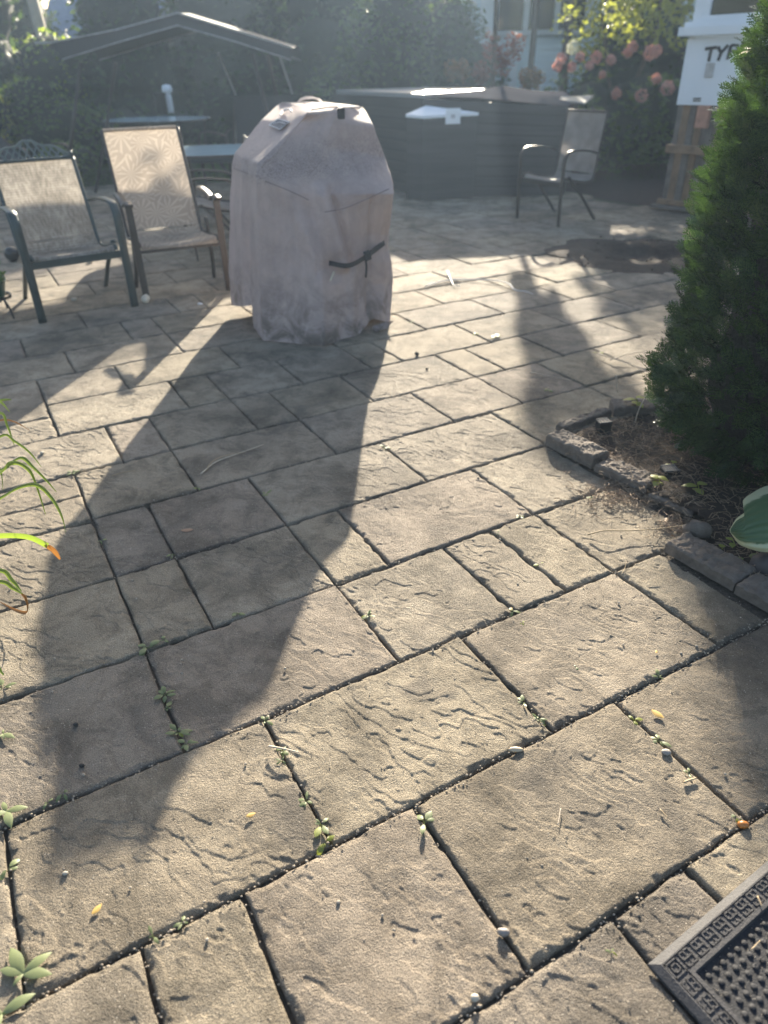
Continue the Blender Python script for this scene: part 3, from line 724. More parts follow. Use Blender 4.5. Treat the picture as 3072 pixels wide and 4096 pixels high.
for off in (0, 1.25):
    o3 = np.array([0, off, 0.]); b = MB(); b.grid([[p+o3 for p in zl], [p+o3+np.array([0, -.004, 0]) for p in zb]]); v = obj('valance', b, m_can, T)
    b = MB(); b.tube([p+o3-np.array([0, .006, 0]) for p in zb], .009, 6); obj('trim', b, m_trim, v, True)
b = MB(); b.tube([p-np.array([0, .004, 0]) for p in zl], .010, 6); obj('trim', b, m_trim, T, True)  # pale tube standing for the sunlit highlight on the canopy's top edge
b = MB(); b.tube([aty(140, 172, SY), aty(205, 172, SY)], .014, 6); obj('canopy_pole_end', b, m_trim, T)
for px0, px1 in (((322, 250), (300, 420)), ((1010, 215), (1130, 330))):
    for dy in (0, 1.25):
        p = aty(*px0, SY+.02)+np.array([0, dy, 0]); q = aty(*px1, SY+.02)+np.array([0, dy, 0]); d = (q-p)/(p[2]-q[2]); f0 = p+d*p[2]
        if px0[0] > 900: f0 = np.array([p[0]+.25, p[1], 0])
        b = MB(); b.tube([p, (p+f0)/2+(.01, 0, 0), f0], .022, 8); obj('post', b, m_dkmetal, T, True)
sx0, sx1 = -2.9, -1.02
b = MB(); b.bevbox(((sx0+sx1)/2, SY+.55, .46), (sx1-sx0, .5, .07), .02); obj('seat', b, m_can, T)
b = MB(); b.grid([[np.array([x, SY+.78+.12*t, .48+.62*t]) for x in np.linspace(-1.75, sx1, 8)] for t in np.linspace(0, 1, 6)]); obj('backrest', b, m_can, T, True)
for x in (-1.72, sx1):
    b = MB(); b.tube([(x, SY+.9, 1.12), (x-.10, SY+.62, 1.55)], .014, 7); obj('hanger', b, m_trim, T)

# ------------------------------------------------------------------ covered hot tub
def mat_tub():
    m = M('dark_tub_skirt'); P = m.pos(); z = m.n('SeparateXYZ'); m.l(P, z.inputs[0])
    mp = m.n('Mapping'); mp.inputs['Scale'].default_value = (.5, .5, 9); m.l(P, mp.inputs[0])
    c = m.ramp(m.noise(1.5, mp.outputs[0], 4), [(.3, (.020, .019, .020)), (.7, (.042, .038, .038))]); m.set(Base_Color=c, Roughness=.55); m.bump(m.noise(80, P, 3), .002, .5); return m.m
m_tub = mat_tub(); m_lid = simple('vinyl_lid', (.30, .30, .30), .35, 0, .12, 3)
TA, TB, TC, TD, TE = (.56, 9.55), (2.28, 9.44), (2.75, 11.1), (1.2, 12.6), (-.62, 11.9)
_mf = M('folded_vinyl'); _mf.set(Base_Color=(.075, .072, .078), Roughness=1., Specular_IOR_Level=0.); m_fold = _mf.m
T = thing('hot_tub', (1.2, 10.8, 0), 'large dark slatted hot tub with a pale reflective lid', 'hot tub')
b = MB(); foot = [TA, TB, TC, TD, TE]; cen = np.mean(foot, 0)
hz = [1.07, .96, 1.0, 1.07, 1.07]
b.add([(x, y, 0) for x, y in foot]+[(x, y, h-.02) for (x, y), h in zip(foot, hz)], [(i, (i+1) % 5, (i+1) % 5+5, i+5) for i in range(5)]+[(5, 6, 7, 8, 9)]); obj('body', b, simple('tub_core', (.02, .018, .018)), T)
for (P0, P1, h0, h1) in ((TE, TA, 1.07, 1.07), (TA, TB, 1.07, .96), (TB, TC, .96, 1.0)):
    a0, a1 = np.array([*P0, 0.]), np.array([*P1, 0.]); ex = nrm(a1-a0); out_ = np.array([ex[1], -ex[0], 0]); L = np.linalg.norm(a1-a0); ns = 9
    for i in range(ns):
        q0, q1 = i/ns, (i+1)/ns-.012; bo = out_*.012
        b = MB(); vs = [a0+bo+(0, 0, h0*q0+.01), a1+bo+(0, 0, h1*q0+.01), a1+bo+(0, 0, h1*q1), a0+bo+(0, 0, h0*q1)]
        vs2 = [v-out_*.010 for v in vs]; b.add(vs+vs2, [(0, 1, 2, 3), (7, 6, 5, 4), (0, 4, 5, 1), (1, 5, 6, 2), (2, 6, 7, 3), (3, 7, 4, 0)]); obj('slat', b, m_tub, T)
b = MB(); lid = [(.58, 9.62), (1.72, 11.0), (.75, 12.35), (-.55, 11.85)]
b.add([(x, y, 1.105) for x, y in lid]+[(x, y, 1.06) for x, y in lid], [(0, 1, 2, 3), (7, 6, 5, 4)]+[(i, i+4, (i+1) % 4+4, (i+1) % 4) for i in range(4)]); obj('lid', b, m_lid, T)
b = MB(); G_ = []
for i in range(9):
    t = i/8; p0 = np.array([.62, 9.60, 1.07])*(1-t)+np.array([2.27, 9.46, .96])*t; p1 = np.array([1.75, 11.0, 1.12])*(1-t)+np.array([2.5, 10.6, 1.04])*t; row = []
    for j in range(9):
        q = j/8; p = p0*(1-q)+p1*q+np.array([0, 0, .02*math.sin(math.pi*q)*math.sin(math.pi*t)+.012*math.sin(9*q+5*t)]); row.append(p+(0, 0, .01))
    G_.append(row)
b.grid(G_); b.grid([[p-np.array([0, 0, .03]) for p in r_] for r_ in G_]); obj('folded_cover', b, m_fold, T, True)
sh = [at(1623, 455, .885), at(1690, 464, .885), at(1915, 450, .885), at(1760, 436, .885), at(1703, 424, .885)]
bx = [aty(1690, 463, 9.26), aty(1623, 457, 9.42), aty(1703, 422, 9.50), aty(1915, 450, 9.40)]
SB = thing('storage_box', (bx[0][0], 9.35, 0), 'small dark box with a pale sloping top in front of the hot tub', 'box')
b = MB(); b.add([p for p in bx]+[p-np.array([0, 0, .03]) for p in bx], [(0, 3, 2, 1), (4, 5, 6, 7)]+[(i, i+4, (i+1) % 4+4, (i+1) % 4) for i in range(4)]); obj('lid', b, m_white, SB)
b = MB(); lo = [np.array([p[0], p[1], 0.]) for p in bx]; ins = lambda p: p+(np.mean(bx, 0)-p)*np.array([.03, .03, 0])
b.add([ins(p)-np.array([0, 0, .03]) for p in bx]+[ins(p) for p in lo], [(i, i+4, (i+1) % 4+4, (i+1) % 4) for i in range(4)]+[(4, 5, 6, 7)]); obj('body', b, m_tub, SB)
tp = aty(1812, 465, 9.29); b = MB(); b.bevbox((tp[0], tp[1], tp[2]), (.17, .012, .16), .004); tg = obj('tag', b, m_white, SB)
b = MB(); b.box((tp[0], tp[1]-.008, tp[2]), (.05, .003, .04)); obj('print', b, simple('grey_print', (.45, .46, .5)), tg)
b = MB(); b.add([(2.42, 9.46, .985), (2.1, 10.0, 1.03), (2.75, 10.3, 1.03), (2.42, 9.46, .97), (2.1, 10.0, 1.01), (2.75, 10.3, 1.01)], [(0, 2, 1), (3, 4, 5), (0, 1, 4, 3), (0, 3, 5, 2)]); obj('lit_cover_corner', b, m_lid, T)  # pale triangle standing for the sunlit corner of the folded cover

# ------------------------------------------------------------------ white garden shed wall on a timber base, right
p0 = np.array([3.10, 8.36, 0.]); dx = nrm((.55, -.60, 0)); nrm_out = nrm((-.60, -.55, 0)); ZZ = np.array([0, 0, 1.])
T = thing('garden_shed', p0+dx*.9, 'white window box shed on a brown timber base at right', 'shed')
def wb(name, x0, x1, z0, z1, th, mat, off=0., par=None, bev=.003):
    b = MB(); b.bevbox(p0+dx*(x0+x1)/2+ZZ*(z0+z1)/2+nrm_out*off, (x1-x0, th, z1-z0), bev, (dx, nrm_out, ZZ)); return obj(name, b, mat, par or T)
wb('wall_panel', .0, 2.0, 1.0, 1.56, .05, m_white)
wb('sill', -.07, 2.1, 1.585, 1.66, .14, m_white, .04); wb('sill', -.035, 2.1, 1.66, 1.70, .10, m_white, .02)
fr = wb('window_frame', .02, .10, 1.70, 2.35, .06, m_white, .0); wb('sash', .10, .17, 1.74, 2.35, .045, m_white, .0, fr); wb('sash', .10, 2.0, 1.70, 1.745, .05, m_white, .005, fr)
mg = M('window_glass'); mg.set(Base_Color=(.03, .035, .03), Roughness=.05, Specular_IOR_Level=.8)
wb('window_pane', .17, 1.95, 1.745, 2.33, .008, mg.m, -.01, fr); wb('wall_top', -.02, 2.05, 2.35, 2.50, .08, m_white)
b = MB(); b.add([p0-dx*.2+ZZ*2.5+nrm_out*.2, p0+dx*2.2+ZZ*2.5+nrm_out*.2, p0+dx*2.2+ZZ*2.85-nrm_out*.7, p0-dx*.2+ZZ*2.85-nrm_out*.7, p0-dx*.2+ZZ*2.5-nrm_out*1.5, p0+dx*2.2+ZZ*2.5-nrm_out*1.5], [(0, 1, 2, 3), (3, 2, 5, 4)]); obj('roof', b, simple('shed_roof', (.08, .08, .09), .9), T)
b = MB(); b.bevbox(p0+dx*.03-nrm_out*.65+ZZ*1.75, (.05, 1.3, 1.5), .003, (dx, nrm_out, ZZ)); obj('side_wall', b, m_white, T)
for x0, x1, mt in ((.0, .05, m_wood2), (.055, .13, m_wood), (.135, .20, m_wood2), (.205, .27, m_wood), (.32, .40, m_wood2), (.45, .54, m_wood), (.60, .68, m_wood2), (.75, .85, m_wood), (.95, 1.05, m_wood2), (1.2, 1.3, m_wood), (1.5, 1.6, m_wood)):
    wb('plank', x0, x1, .075, 1.0, .02, mt, -.03-.02*(x0 > .2))
wb('rail', -.03, 1.95, .56, .64, .04, m_wood, .02); wb('base_rail', -.03, 2.0, .06, .11, .05, m_wood, .01); wb('base_board', -.08, 2.0, .02, .055, .10, m_wood2, .03)
wb('shelf_block', .23, .36, .80, 1.0, .05, simple('pinkish_wood', (.42, .22, .15)), -.0)
b = MB(); b.box(p0+dx*1.0-nrm_out*.5+ZZ*.5, (1.95, .03, .95), (dx, nrm_out, ZZ)); obj('back_board', b, m_wood2, T)
mb_ink = simple('black_paint', (.015, .015, .02), .6)
def stroke(name, pts, wd=.035):
    b = MB(); b.tube([p0+dx*x+ZZ*z+nrm_out*.034 for x, z in pts], 1, flat=(wd, .006), up=dx if abs(pts[0][0]-pts[-1][0]) < abs(pts[0][1]-pts[-1][1]) else ZZ); return b
lt = MB()
def st(pts, wd=.028):
    lt.tube([p0+dx*x+ZZ*z+nrm_out*.034 for x, z in pts], 1, flat=(wd, .006), up=nrm(np.cross(nrm_out, (dx*(pts[-1][0]-pts[0][0])+ZZ*(pts[-1][1]-pts[0][1])))))
st([(.20, 1.475), (.315, 1.485)]); st([(.262, 1.48), (.258, 1.37)]); obj('letter_t', lt, mb_ink, T); lt = MB()
st([(.325, 1.490), (.365, 1.44)]); st([(.42, 1.50), (.365, 1.44), (.35, 1.375)]); obj('letter_y', lt, mb_ink, T); lt = MB()
st([(.45, 1.50), (.44, 1.385)]); st([(.45, 1.50), (.52, 1.495), (.525, 1.455), (.447, 1.445)], .022); obj('letter_p', lt, mb_ink, T); lt = MB()
st([(.56, 1.50), (.555, 1.40)]); st([(.545, 1.505), (.62, 1.51)], .022); st([(.553, 1.455), (.60, 1.455)], .022); st([(.553, 1.395), (.62, 1.40)], .022); obj('letter_e', lt, mb_ink, T)
wb('thermometer', .245, .325, 1.24, 1.36, .02, simple('grey_plastic', (.45, .44, .43)), .035)
wb('vent', .17, .25, 1.055, 1.065, .01, m_black, .03, None, .001); wb('vent', .17, .25, 1.035, 1.045, .01, m_black, .03, None, .001)

# ------------------------------------------------------------------ vegetation builders
def leaves_np(P, size, rs, flat=.6, droop=0., asp=.5, dirs=None):
    """one bent leaf (four triangles) at every point of P"""
    n = len(P); s = size*(.6+.8*rs.rand(n))[:, None]
    d = rs.normal(size=(n, 3)) if dirs is None else dirs+rs.normal(size=(n, 3))*.5
    d[:, 2] = d[:, 2]*flat-droop; d /= np.linalg.norm(d, axis=1, keepdims=True)
    t = np.cross(d, rs.normal(size=(n, 3))); t /= np.linalg.norm(t, axis=1, keepdims=True); nn = np.cross(d, t)
    a = P-d*s*.5; b = P+t*s*asp*.5+nn*s*.08; c = P-t*s*asp*.5+nn*s*.08; m = P; e = P+d*s*.5
    V = np.stack([a, b, e, c, m], 1).reshape(-1, 3); o = np.arange(n)[:, None]*5
    F = np.concatenate([o+[0, 1, 4], o+[1, 2, 4], o+[2, 3, 4], o+[3, 0, 4]], 1).reshape(-1, 3)
    return V, F.astype(np.int32)
def blob_pts(blobs, n, rs, shell=.55):
    """points in the outer shells of several lumps, with gaps"""
    B = np.array(blobs, float); vol = B[:, 3]*B[:, 4]*B[:, 5]; pr = vol**.67; pr /= pr.sum(); k = rs.choice(len(B), n, p=pr)
    d = rs.normal(size=(n, 3)); d /= np.linalg.norm(d, axis=1, keepdims=True); r = (shell+(1-shell)*rs.rand(n)**.6)
    lump = 1+.22*(vn(d[:, 0]*3+k, d[:, 2]*3+d[:, 1]*2, 4)-.5)*2
    P = B[k, :3]+d*B[k, 3:6]*(r*lump)[:, None]
    keep = vn(P[:, 0]*2.2+7, P[:, 2]*2.2+P[:, 1], 6) > .24
    return P[keep]
def shrub(name, blobs, n, size, mat, label, cat, seed, group=None, trunk=None, core=.72, asp=.5, part='foliage', shell=.55):
    rs = np.random.RandomState(seed); B = np.array(blobs, float); c = B[:, :2].mean(0)
    T = thing(name, (c[0], c[1], 0), label, cat, group)
    P = blob_pts(blobs, n, rs, shell); P = P[P[:, 2] > .03]; V, F = leaves_np(P, size, rs, asp=asp); obj(part, (V, F), mat, T)
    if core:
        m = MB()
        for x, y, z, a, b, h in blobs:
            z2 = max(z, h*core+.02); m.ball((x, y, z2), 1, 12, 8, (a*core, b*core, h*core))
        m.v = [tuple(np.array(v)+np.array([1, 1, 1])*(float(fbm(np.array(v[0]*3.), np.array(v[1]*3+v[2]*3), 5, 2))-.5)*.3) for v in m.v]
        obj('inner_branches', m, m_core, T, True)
    if trunk:
        for tr in trunk:
            b = MB(); b.tube(bez(tr[0], 5), np.linspace(tr[1], tr[1]*.45, (len(tr[0])-1)*5+1), 8); obj('trunk', b, m_bark, T, True)
    return T

# ---- the arborvitae in the near bed
def spray():
    V, F = [], []
    def rib(p, d, L, w0, n=1, bend=0.):
        d = nrm(d); t = nrm(np.cross(d, (0, 0, 1))); o = len(V)
        for i in range(n+1):
            q = p+d*L*i/n+np.array([0, 0, -bend*(i/n)**2]); ww = w0*(1-.55*i/n); V.extend([q-t*ww, q+t*ww])
        for i in range(n): F.append((o+2*i, o+2*i+1, o+2*i+3, o+2*i+2))
    L = .10; rib(np.zeros(3), (1, 0, 0), L, .0016, 3, .012); r = random.Random(4)
    for i in range(11):
        x = .008+i*.0078; bl = .040*(1-(i/13)**1.5)*r.uniform(.8, 1.1); bz = -.012*(x/L)**2
        for sd in (-1, 1):
            a = R(42+r.uniform(-8, 8))*sd; d = np.array([math.cos(a), math.sin(a), r.uniform(-.12, .18)]); p = np.array([x+(.003 if sd > 0 else 0), 0, bz]); rib(p, d, bl, .0014, 1)
            for k in range(3):
                for s2 in (-1, 1):
                    a2 = a+s2*R(36); q = p+d*bl*(.25+.25*k); rib(q, (math.cos(a2), math.sin(a2), r.uniform(-.2, .3)), bl*.30*(1-.2*k), .0013, 1)
    return np.array(V), np.array(F)
SV, SF = spray()
AC = np.array([1.73, 2.56])
def arb_r(z, th):
    prof = np.interp(z, [0.0, .10, .25, .5, .8, 1.1, 1.35, 1.6, 1.9, 2.15], [.42, .52, .60, .62, .58, .575, .56, .50, .32, .05])
    return prof*(1+.10*(vn(th*2.2+8, z*3.2, 2)-.5)*2+.07*(vn(th*6+3, z*8, 4)-.5)*2)
def arborvitae():
    rs = np.random.RandomState(8); n = 7000
    T = thing('arborvitae', (AC[0], AC[1], 0), 'tall dense green arborvitae shrub in the stone edged bed at right', 'shrub')
    z = rs.rand(n)**.95*2.08+.07; th = rs.rand(n)*2*math.pi
    view = math.atan2(-AC[1], -AC[0]); near = np.cos(th-view); keep = (near > -.35)|(rs.rand(n) < .25); z, th = z[keep], th[keep]; n = len(z)
    rr_ = arb_r(z, th)*(.76+.26*rs.rand(n)**.7)
    P = np.stack([AC[0]+rr_*np.cos(th), AC[1]+rr_*np.sin(th), z], 1)
    out = np.stack([np.cos(th), np.sin(th), np.zeros(n)], 1); up = np.array([0, 0, 1.])
    d = out*(.75+.25*rs.rand(n))[:, None]+up*(.25+.75*rs.rand(n))[:, None]+rs.normal(size=(n, 3))*.20
    lowm = (z < .3); d[lowm, 2] -= .55
    d /= np.linalg.norm(d, axis=1, keepdims=True)
    tn = np.cross(out, up); s = tn*(rs.normal(size=n)*.8)[:, None]+up*(rs.normal(size=n)*.7)[:, None]+out*.3+rs.normal(size=(n, 3))*.2
    y = s-d*(s*d).sum(1, keepdims=True); y /= np.linalg.norm(y, axis=1, keepdims=True); zz = np.cross(d, y)
    sc = (.80+.55*rs.rand(n))[:, None, None]
    V = P[:, None, :]-d[:, None, :]*.04+sc*(SV[None, :, 0:1]*d[:, None, :]+SV[None, :, 1:2]*y[:, None, :]+SV[None, :, 2:3]*zz[:, None, :])
    F = (np.arange(n)[:, None, None]*len(SV)+SF[None]).reshape(-1, 4).astype(np.int32)
    obj('crown', (V.reshape(-1, 3), F), m_arb, T)
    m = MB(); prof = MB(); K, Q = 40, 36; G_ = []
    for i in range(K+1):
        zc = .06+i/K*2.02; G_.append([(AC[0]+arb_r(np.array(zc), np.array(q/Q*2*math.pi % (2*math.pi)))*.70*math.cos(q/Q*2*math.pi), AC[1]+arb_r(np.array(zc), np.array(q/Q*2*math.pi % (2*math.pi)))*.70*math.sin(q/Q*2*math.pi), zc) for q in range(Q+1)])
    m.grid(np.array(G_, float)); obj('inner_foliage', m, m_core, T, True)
    b = MB(); b.tube([(AC[0], AC[1], -.02), (AC[0]+.01, AC[1], .5), (AC[0], AC[1], 1.9)], [.045, .035, .01], 9); obj('trunk', b, m_bark, T, True)
arborvitae()

# ---- the back of the garden
GH = 'evergreens of the back hedge'
def cedar(x, y, h, r, seed, label, mat=None, n=3800):
    bl = []; rs = random.Random(seed)
    for i in range(7):
        z = h*(i+.5)/7; rad = r*(1.0-.55*(i/6)**1.6); bl.append((x+rs.uniform(-.12, .12), y+rs.uniform(-.12, .12), z, rad, rad, h/7*1.15))
    shrub('evergreen', bl, n, .13, mat or m_hedge, label, 'evergreen', seed, GH, [([(x, y, 0), (x+.02, y, h*.5), (x, y, h*.85)], .07)], .80)
cedar(-9.6, 15.2, 3.6, 1.3, 21, 'dark evergreen at the far left edge of the back hedge')
cedar(-6.75, 14.8, 4.6, .80, 22, 'dark evergreen at the upper left corner behind the sun flecked bush')
cedar(-4.4, 15.4, 3.6, 1.25, 24, 'tall evergreen seen under the left half of the swing canopy')
cedar(-2.7, 15.8, 3.6, 1.25, 25, 'tall evergreen right behind the white bottle on the far table')
cedar(-.9, 15.6, 3.5, 1.25, 26, 'tall evergreen above the covered grill, right of the canopy')
shrub('leafy_bush', [(.2, 14.3, 1.3, .9, .8, 1.1), (.5, 14.2, 2.1, .7, .7, .8), (-.3, 14.2, .8, .9, .8, .8)], 5200, .10, m_bush, 'rounded leafy bush with lighter tips between grill and house', 'bush', 31, None, None, .75)
shrub('leafy_bush', [(1.55, 14.4, 1.0, .75, .6, 1.0), (1.3, 14.6, 1.7, .6, .6, .8)], 3600, .10, m_hedge, 'dark bush beside the pale house wall, behind the tub', 'bush', 32, None, None, .75)
shrub('leafy_bush', [(-6.9, 12.4, .5, 1.2, .7, .55), (-6.0, 12.3, .9, .5, .5, .5), (-7.9, 12.3, .9, .6, .5, .6)], 3800, .08, m_gold, 'sun flecked yellowish bush behind the lattice armchair at left', 'bush', 33, None, None, .8)
shrub('leafy_bush', [(-4.9, 12.6, .55, .75, .6, .6), (-4.2, 12.8, .45, .7, .5, .5), (-5.3, 12.7, 1.0, .45, .4, .4)], 3400, .08, m_bush, 'olive green shrub under the left end of the swing canopy', 'bush', 34, None, None, .8)
shrub('leafy_bush', [(-4.35, 11.2, .3, .45, .4, .3)], 900, .07, m_bush, 'low dark shrub right behind the lattice armchair crest', 'bush', 35, None, None, .7)
shrub('hedge', [(-7.4, 15.6, 1.05, 1.3, .6, 1.05), (-5.9, 15.6, 1.05, 1.2, .6, 1.02)], 4200, .09, mat_leaf('sunlit_hedge', (.10, .15, .03), (.30, .36, .07), .5), 'clipped hedge with bright yellow green top at upper left', 'hedge', 36, None, None, .85)
for x_, h_, lab_ in ((-11.5, 3.6, 'farthest left evergreen of the rear hedge row'), (-8.9, 3.8, 'rear evergreen between the two leftmost front evergreens'), (-3.4, 3.4, 'rear evergreen filling the gap behind the canopy peak'), (-1.9, 3.4, 'rear evergreen filling the gap right of the canopy peak'), (-.2, 3.2, 'rear evergreen behind the rounded leafy bush'), (.95, 3.0, 'rear evergreen left of the pale house corner')):
    cedar(x_, 17.4, h_, 1.25, int(100+x_*3), lab_, n=2600)
cedar(-7.25, 17.6, 4.6, .95, 91, 'dark evergreen filling the gap behind the birch trunk')
cedar(6.6, 15.0, 3.2, 1.5, 27, 'dark evergreen at the upper right beside the garden shed')
cedar(4.9, 15.6, 3.0, 1.3, 28, 'dark evergreen behind the pink flowering hydrangea', n=4200)
shrub('leafy_bush', [(5.0, 11.6, .55, 1.0, .6, .6), (4.2, 11.9, .5, .8, .5, .5), (5.9, 11.3, .7, .8, .6, .7)], 4200, .08, m_hedge, 'dark low hedge bush between hydrangea and shed', 'bush', 37, None, None, .8)

# sapling with light leaves over the tub
shrub('young_tree', [(3.6, 12.9, 2.0, .9, .7, .65), (4.5, 12.9, 2.1, .9, .7, .7), (5.1, 12.9, 1.9, .5, .5, .5), (3.1, 12.9, 2.6, .7, .6, .5), (4.0, 13, 3.0, 1.1, .8, .7), (3.3, 12.9, 1.5, .35, .3, .3)], 3300, .10, m_gold, 'young tree with pale green leaves in front of the neighbouring house', 'tree', 41, None,
      [([(4.1, 13.0, 0), (4.05, 13, .9), (4.3, 13, 1.8), (4.2, 13, 2.9)], .05), ([(4.1, 13.0, 0), (3.7, 12.95, 1.0), (3.4, 12.9, 2.0)], .035)], 0, shell=.1)
# hydrangea with faded pink heads
HY = [(3.0, 11.6, .75, .7, .5, .5), (3.6, 11.4, .80, .7, .5, .55), (3.3, 11.2, .5, .8, .4, .5), (4.1, 11.4, .7, .5, .4, .5)]
T = shrub('hydrangea', HY, 3600, .10, m_bush, 'hydrangea bush with faded pink flower heads beside the tub', 'bush', 42, None, [([(3.4, 11.5, 0), (3.45, 11.5, .5), (3.5, 11.4, .9)], .03)], .7)
m_pink = mat_leaf('pink_petals', (.46, .27, .23), (.70, .50, .42), .35, (1.2, .8, .7), .6, 6)
m_cream = mat_leaf('cream_petals', (.55, .55, .42), (.75, .75, .60), .35, (1, 1, .9), .6, 6)
rs = np.random.RandomState(5)
for px, py, y, rad, mt in ((2245, 235, 11.2, .09, m_pink), (2230, 265, 11.1, .08, m_pink), (2288, 268, 11.1, .07, m_pink), (2320, 228, 11.2, .07, m_pink), (2385, 230, 11.1, .10, m_pink), (2358, 262, 11.0, .07, m_pink), (2445, 240, 11.2, .08, m_pink), (2530, 188, 11.3, .09, m_pink), (2512, 210, 11.2, .08, m_pink), (2600, 212, 11.2, .12, m_pink), (2625, 205, 11.3, .10, m_pink), (2465, 375, 10.9, .09, m_pink), (2565, 382, 10.9, .11, m_pink), (2670, 352, 11.0, .12, m_pink), (2625, 318, 11.1, .09, m_pink), (2410, 298, 11.0, .06, m_pink), (2292, 192, 11.6, .11, m_cream)):
    rad *= .75; c = aty(px, py, y); d = rs.normal(size=(170, 3)); d /= np.linalg.norm(d, axis=1, keepdims=True); V, F = leaves_np(c+d*rad*(.75+.25*rs.rand(170, 1)), .035, rs, asp=.9); obj('flower_head', (V, F), mt, T)
# red-leaved plants behind the tub
for i, (px, py, y, n, r_, lab) in enumerate(((2010, 250, 12.9, 3, .17, 'red leaved plant standing behind the tub before the siding'), (1925, 292, 12.9, 1, .13, 'small reddish plant peeping over the tub lid'), (1830, 282, 12.9, 2, .13, 'small green and red plant over the tub lid at left'), (2125, 315, 12.7, 2, .12, 'brownish low plant at the right end of the tub lid'))):
    c = aty(px, py, y); bl = [(c[0]+(j-(n-1)/2)*.16, y, c[2]+(.18 if j != 1 and n == 3 else 0), r_, r_, r_*1.3) for j in range(n)]
    shrub('potted_plant', bl, 260*n, .06, mat_leaf('red_leaf%d' % i, (.16, .05, .05), (.30, .10, .09), .3) if i < 2 else mat_leaf('russet_leaf%d' % i, (.10, .10, .04), (.30, .14, .08), .3), lab, 'plant', 50+i, None, [([(c[0], y, 0), (c[0], y, c[2]*.6), (c[0], y, c[2])], .012)], 0, shell=.0)

# ------------------------------------------------------------------ neighbouring house
def siding_mat():
    m = M('pale_siding'); m.set(Base_Color=m.ramp(m.noise(2, m.pos(), 3), [(.3, (.70, .80, .86)), (.7, (.76, .86, .92))]), Roughness=.5); return m.m
m_sid = siding_mat(); HYy = 17.5
hx0, hx1 = aty(1818, 250, HYy)[0], aty(2330, 250, HYy)[0]+2.5
T = thing('neighbour_house', ((hx0+hx1)/2, HYy+2, 0), 'pale blue sided house with window behind the trees', 'house')
b = MB(); b.box(((hx0+hx1)/2, HYy+2.1, 1.55), (hx1-hx0, 4, 3.1)); obj('wall', b, m_sid, T)
xw0 = aty(2005, 250, HYy)[0]
for i in range(26):
    b = MB(); z = i*.115; x0_, x1_ = xw0, hx1
    b.add([(x0_, HYy+.05, z), (x1_, HYy+.05, z), (x1_, HYy+.095, z+.115), (x0_, HYy+.095, z+.115), (x0_, HYy+.10, z), (x1_, HYy+.10, z)], [(0, 1, 2, 3), (0, 4, 5, 1)]); obj('siding_board', b, m_sid, T)
b = MB(); b.bevbox((hx0+.15, HYy+.02, 1.5), (.36, .1, 3.0), .01); obj('corner_board', b, m_white, T)
b = MB(); b.bevbox((hx0+.75, HYy+.05, 1.5), (.5, .06, 3.0), .01); b.bevbox((hx0+1.2, HYy+.03, 1.5), (.22, .1, 3.0), .01); obj('door_trim', b, m_white, T)
wx = aty(2085, 60, HYy); b = MB(); b.bevbox((wx[0]+.45, HYy+.0, 2.35), (1.9, .1, 1.0), .01); fr = obj('window_frame', b, m_white, T)
for k in range(3):
    b = MB(); b.box((wx[0]-.22+k*.62, HYy-.06, 2.36), (.50, .03, .84)); obj('window_pane', b, mg.m, fr)
b = MB(); b.add([(hx0-.4, HYy-.5, 3.05), (hx1+.4, HYy-.5, 3.05), (hx1+.4, HYy+2.1, 3.7), (hx0-.4, HYy+2.1, 3.7), (hx1+.4, HYy+4.6, 3.05), (hx0-.4, HYy+4.6, 3.05)], [(0, 1, 2, 3), (3, 2, 4, 5)]); obj('roof', b, simple('grey_shingles', (.12, .125, .14), .9), T)
# thin dark pole in front of the house
pp = aty(1975, 200, 12.9); shrub('slim_tree', [(pp[0], 12.9, 2.5, .15, .12, .35), (pp[0], 12.9, 2.85, .19, .15, .35), (pp[0]+.06, 12.9, 3.15, .32, .2, .20)], 4200, .09, m_hedge, 'slim dark trunk rising behind the tub in front of the siding', 'tree', 71, None, [([(pp[0], 12.9, 0), (pp[0]+.01, 12.9, 1.2), (pp[0], 12.9, 2.2), (pp[0], 12.9, 3.3)], .05)], .55, part='crown')
# roof and pale trunk at the upper left
rp = aty(380, 30, 19.); T = thing('far_house', (rp[0], 21, 0), 'distant house with blue grey roof at the upper left', 'house')
b = MB(); b.box((rp[0]-.2, 21.5, 1.0), (3.6, 3, 2.0)); obj('wall', b, m_wood2, T)
b = MB(); b.add([(rp[0]-1.6, 19.6, 2.0), (rp[0]+1.1, 19.6, 2.0), (rp[0]+1.1, 21.5, 3.4), (rp[0]-1.6, 21.5, 3.4), (rp[0]+1.1, 23.4, 2.0), (rp[0]-1.6, 23.4, 2.0)], [(0, 1, 2, 3), (3, 2, 4, 5)]); obj('roof', b, simple('blue_grey_shingles', (.17, .21, .30), .8), T)
tp_ = aty(150, 30, 16.5); b = MB(); b.tube([(tp_[0], 16.5, 0), (tp_[0]-.02, 16.5, 1.6), (tp_[0]-.10, 16.5, 3.4)], [.14, .12, .09], 10)
T = thing('birch_tree', (tp_[0], 16.5, 0), 'pale barked tree trunk at the upper left corner', 'tree'); obj('trunk', b, simple('pale_bark', (.42, .36, .28), .8, 0, .2, 10), T, True)
rs = np.random.RandomState(3); P = blob_pts([(tp_[0]-.1, 16.5, 4.0, 1.5, 1.3, 1.0)], 2500, rs, .3); V, F = leaves_np(P, .10, rs); obj('crown', (V, F), m_bush, T)

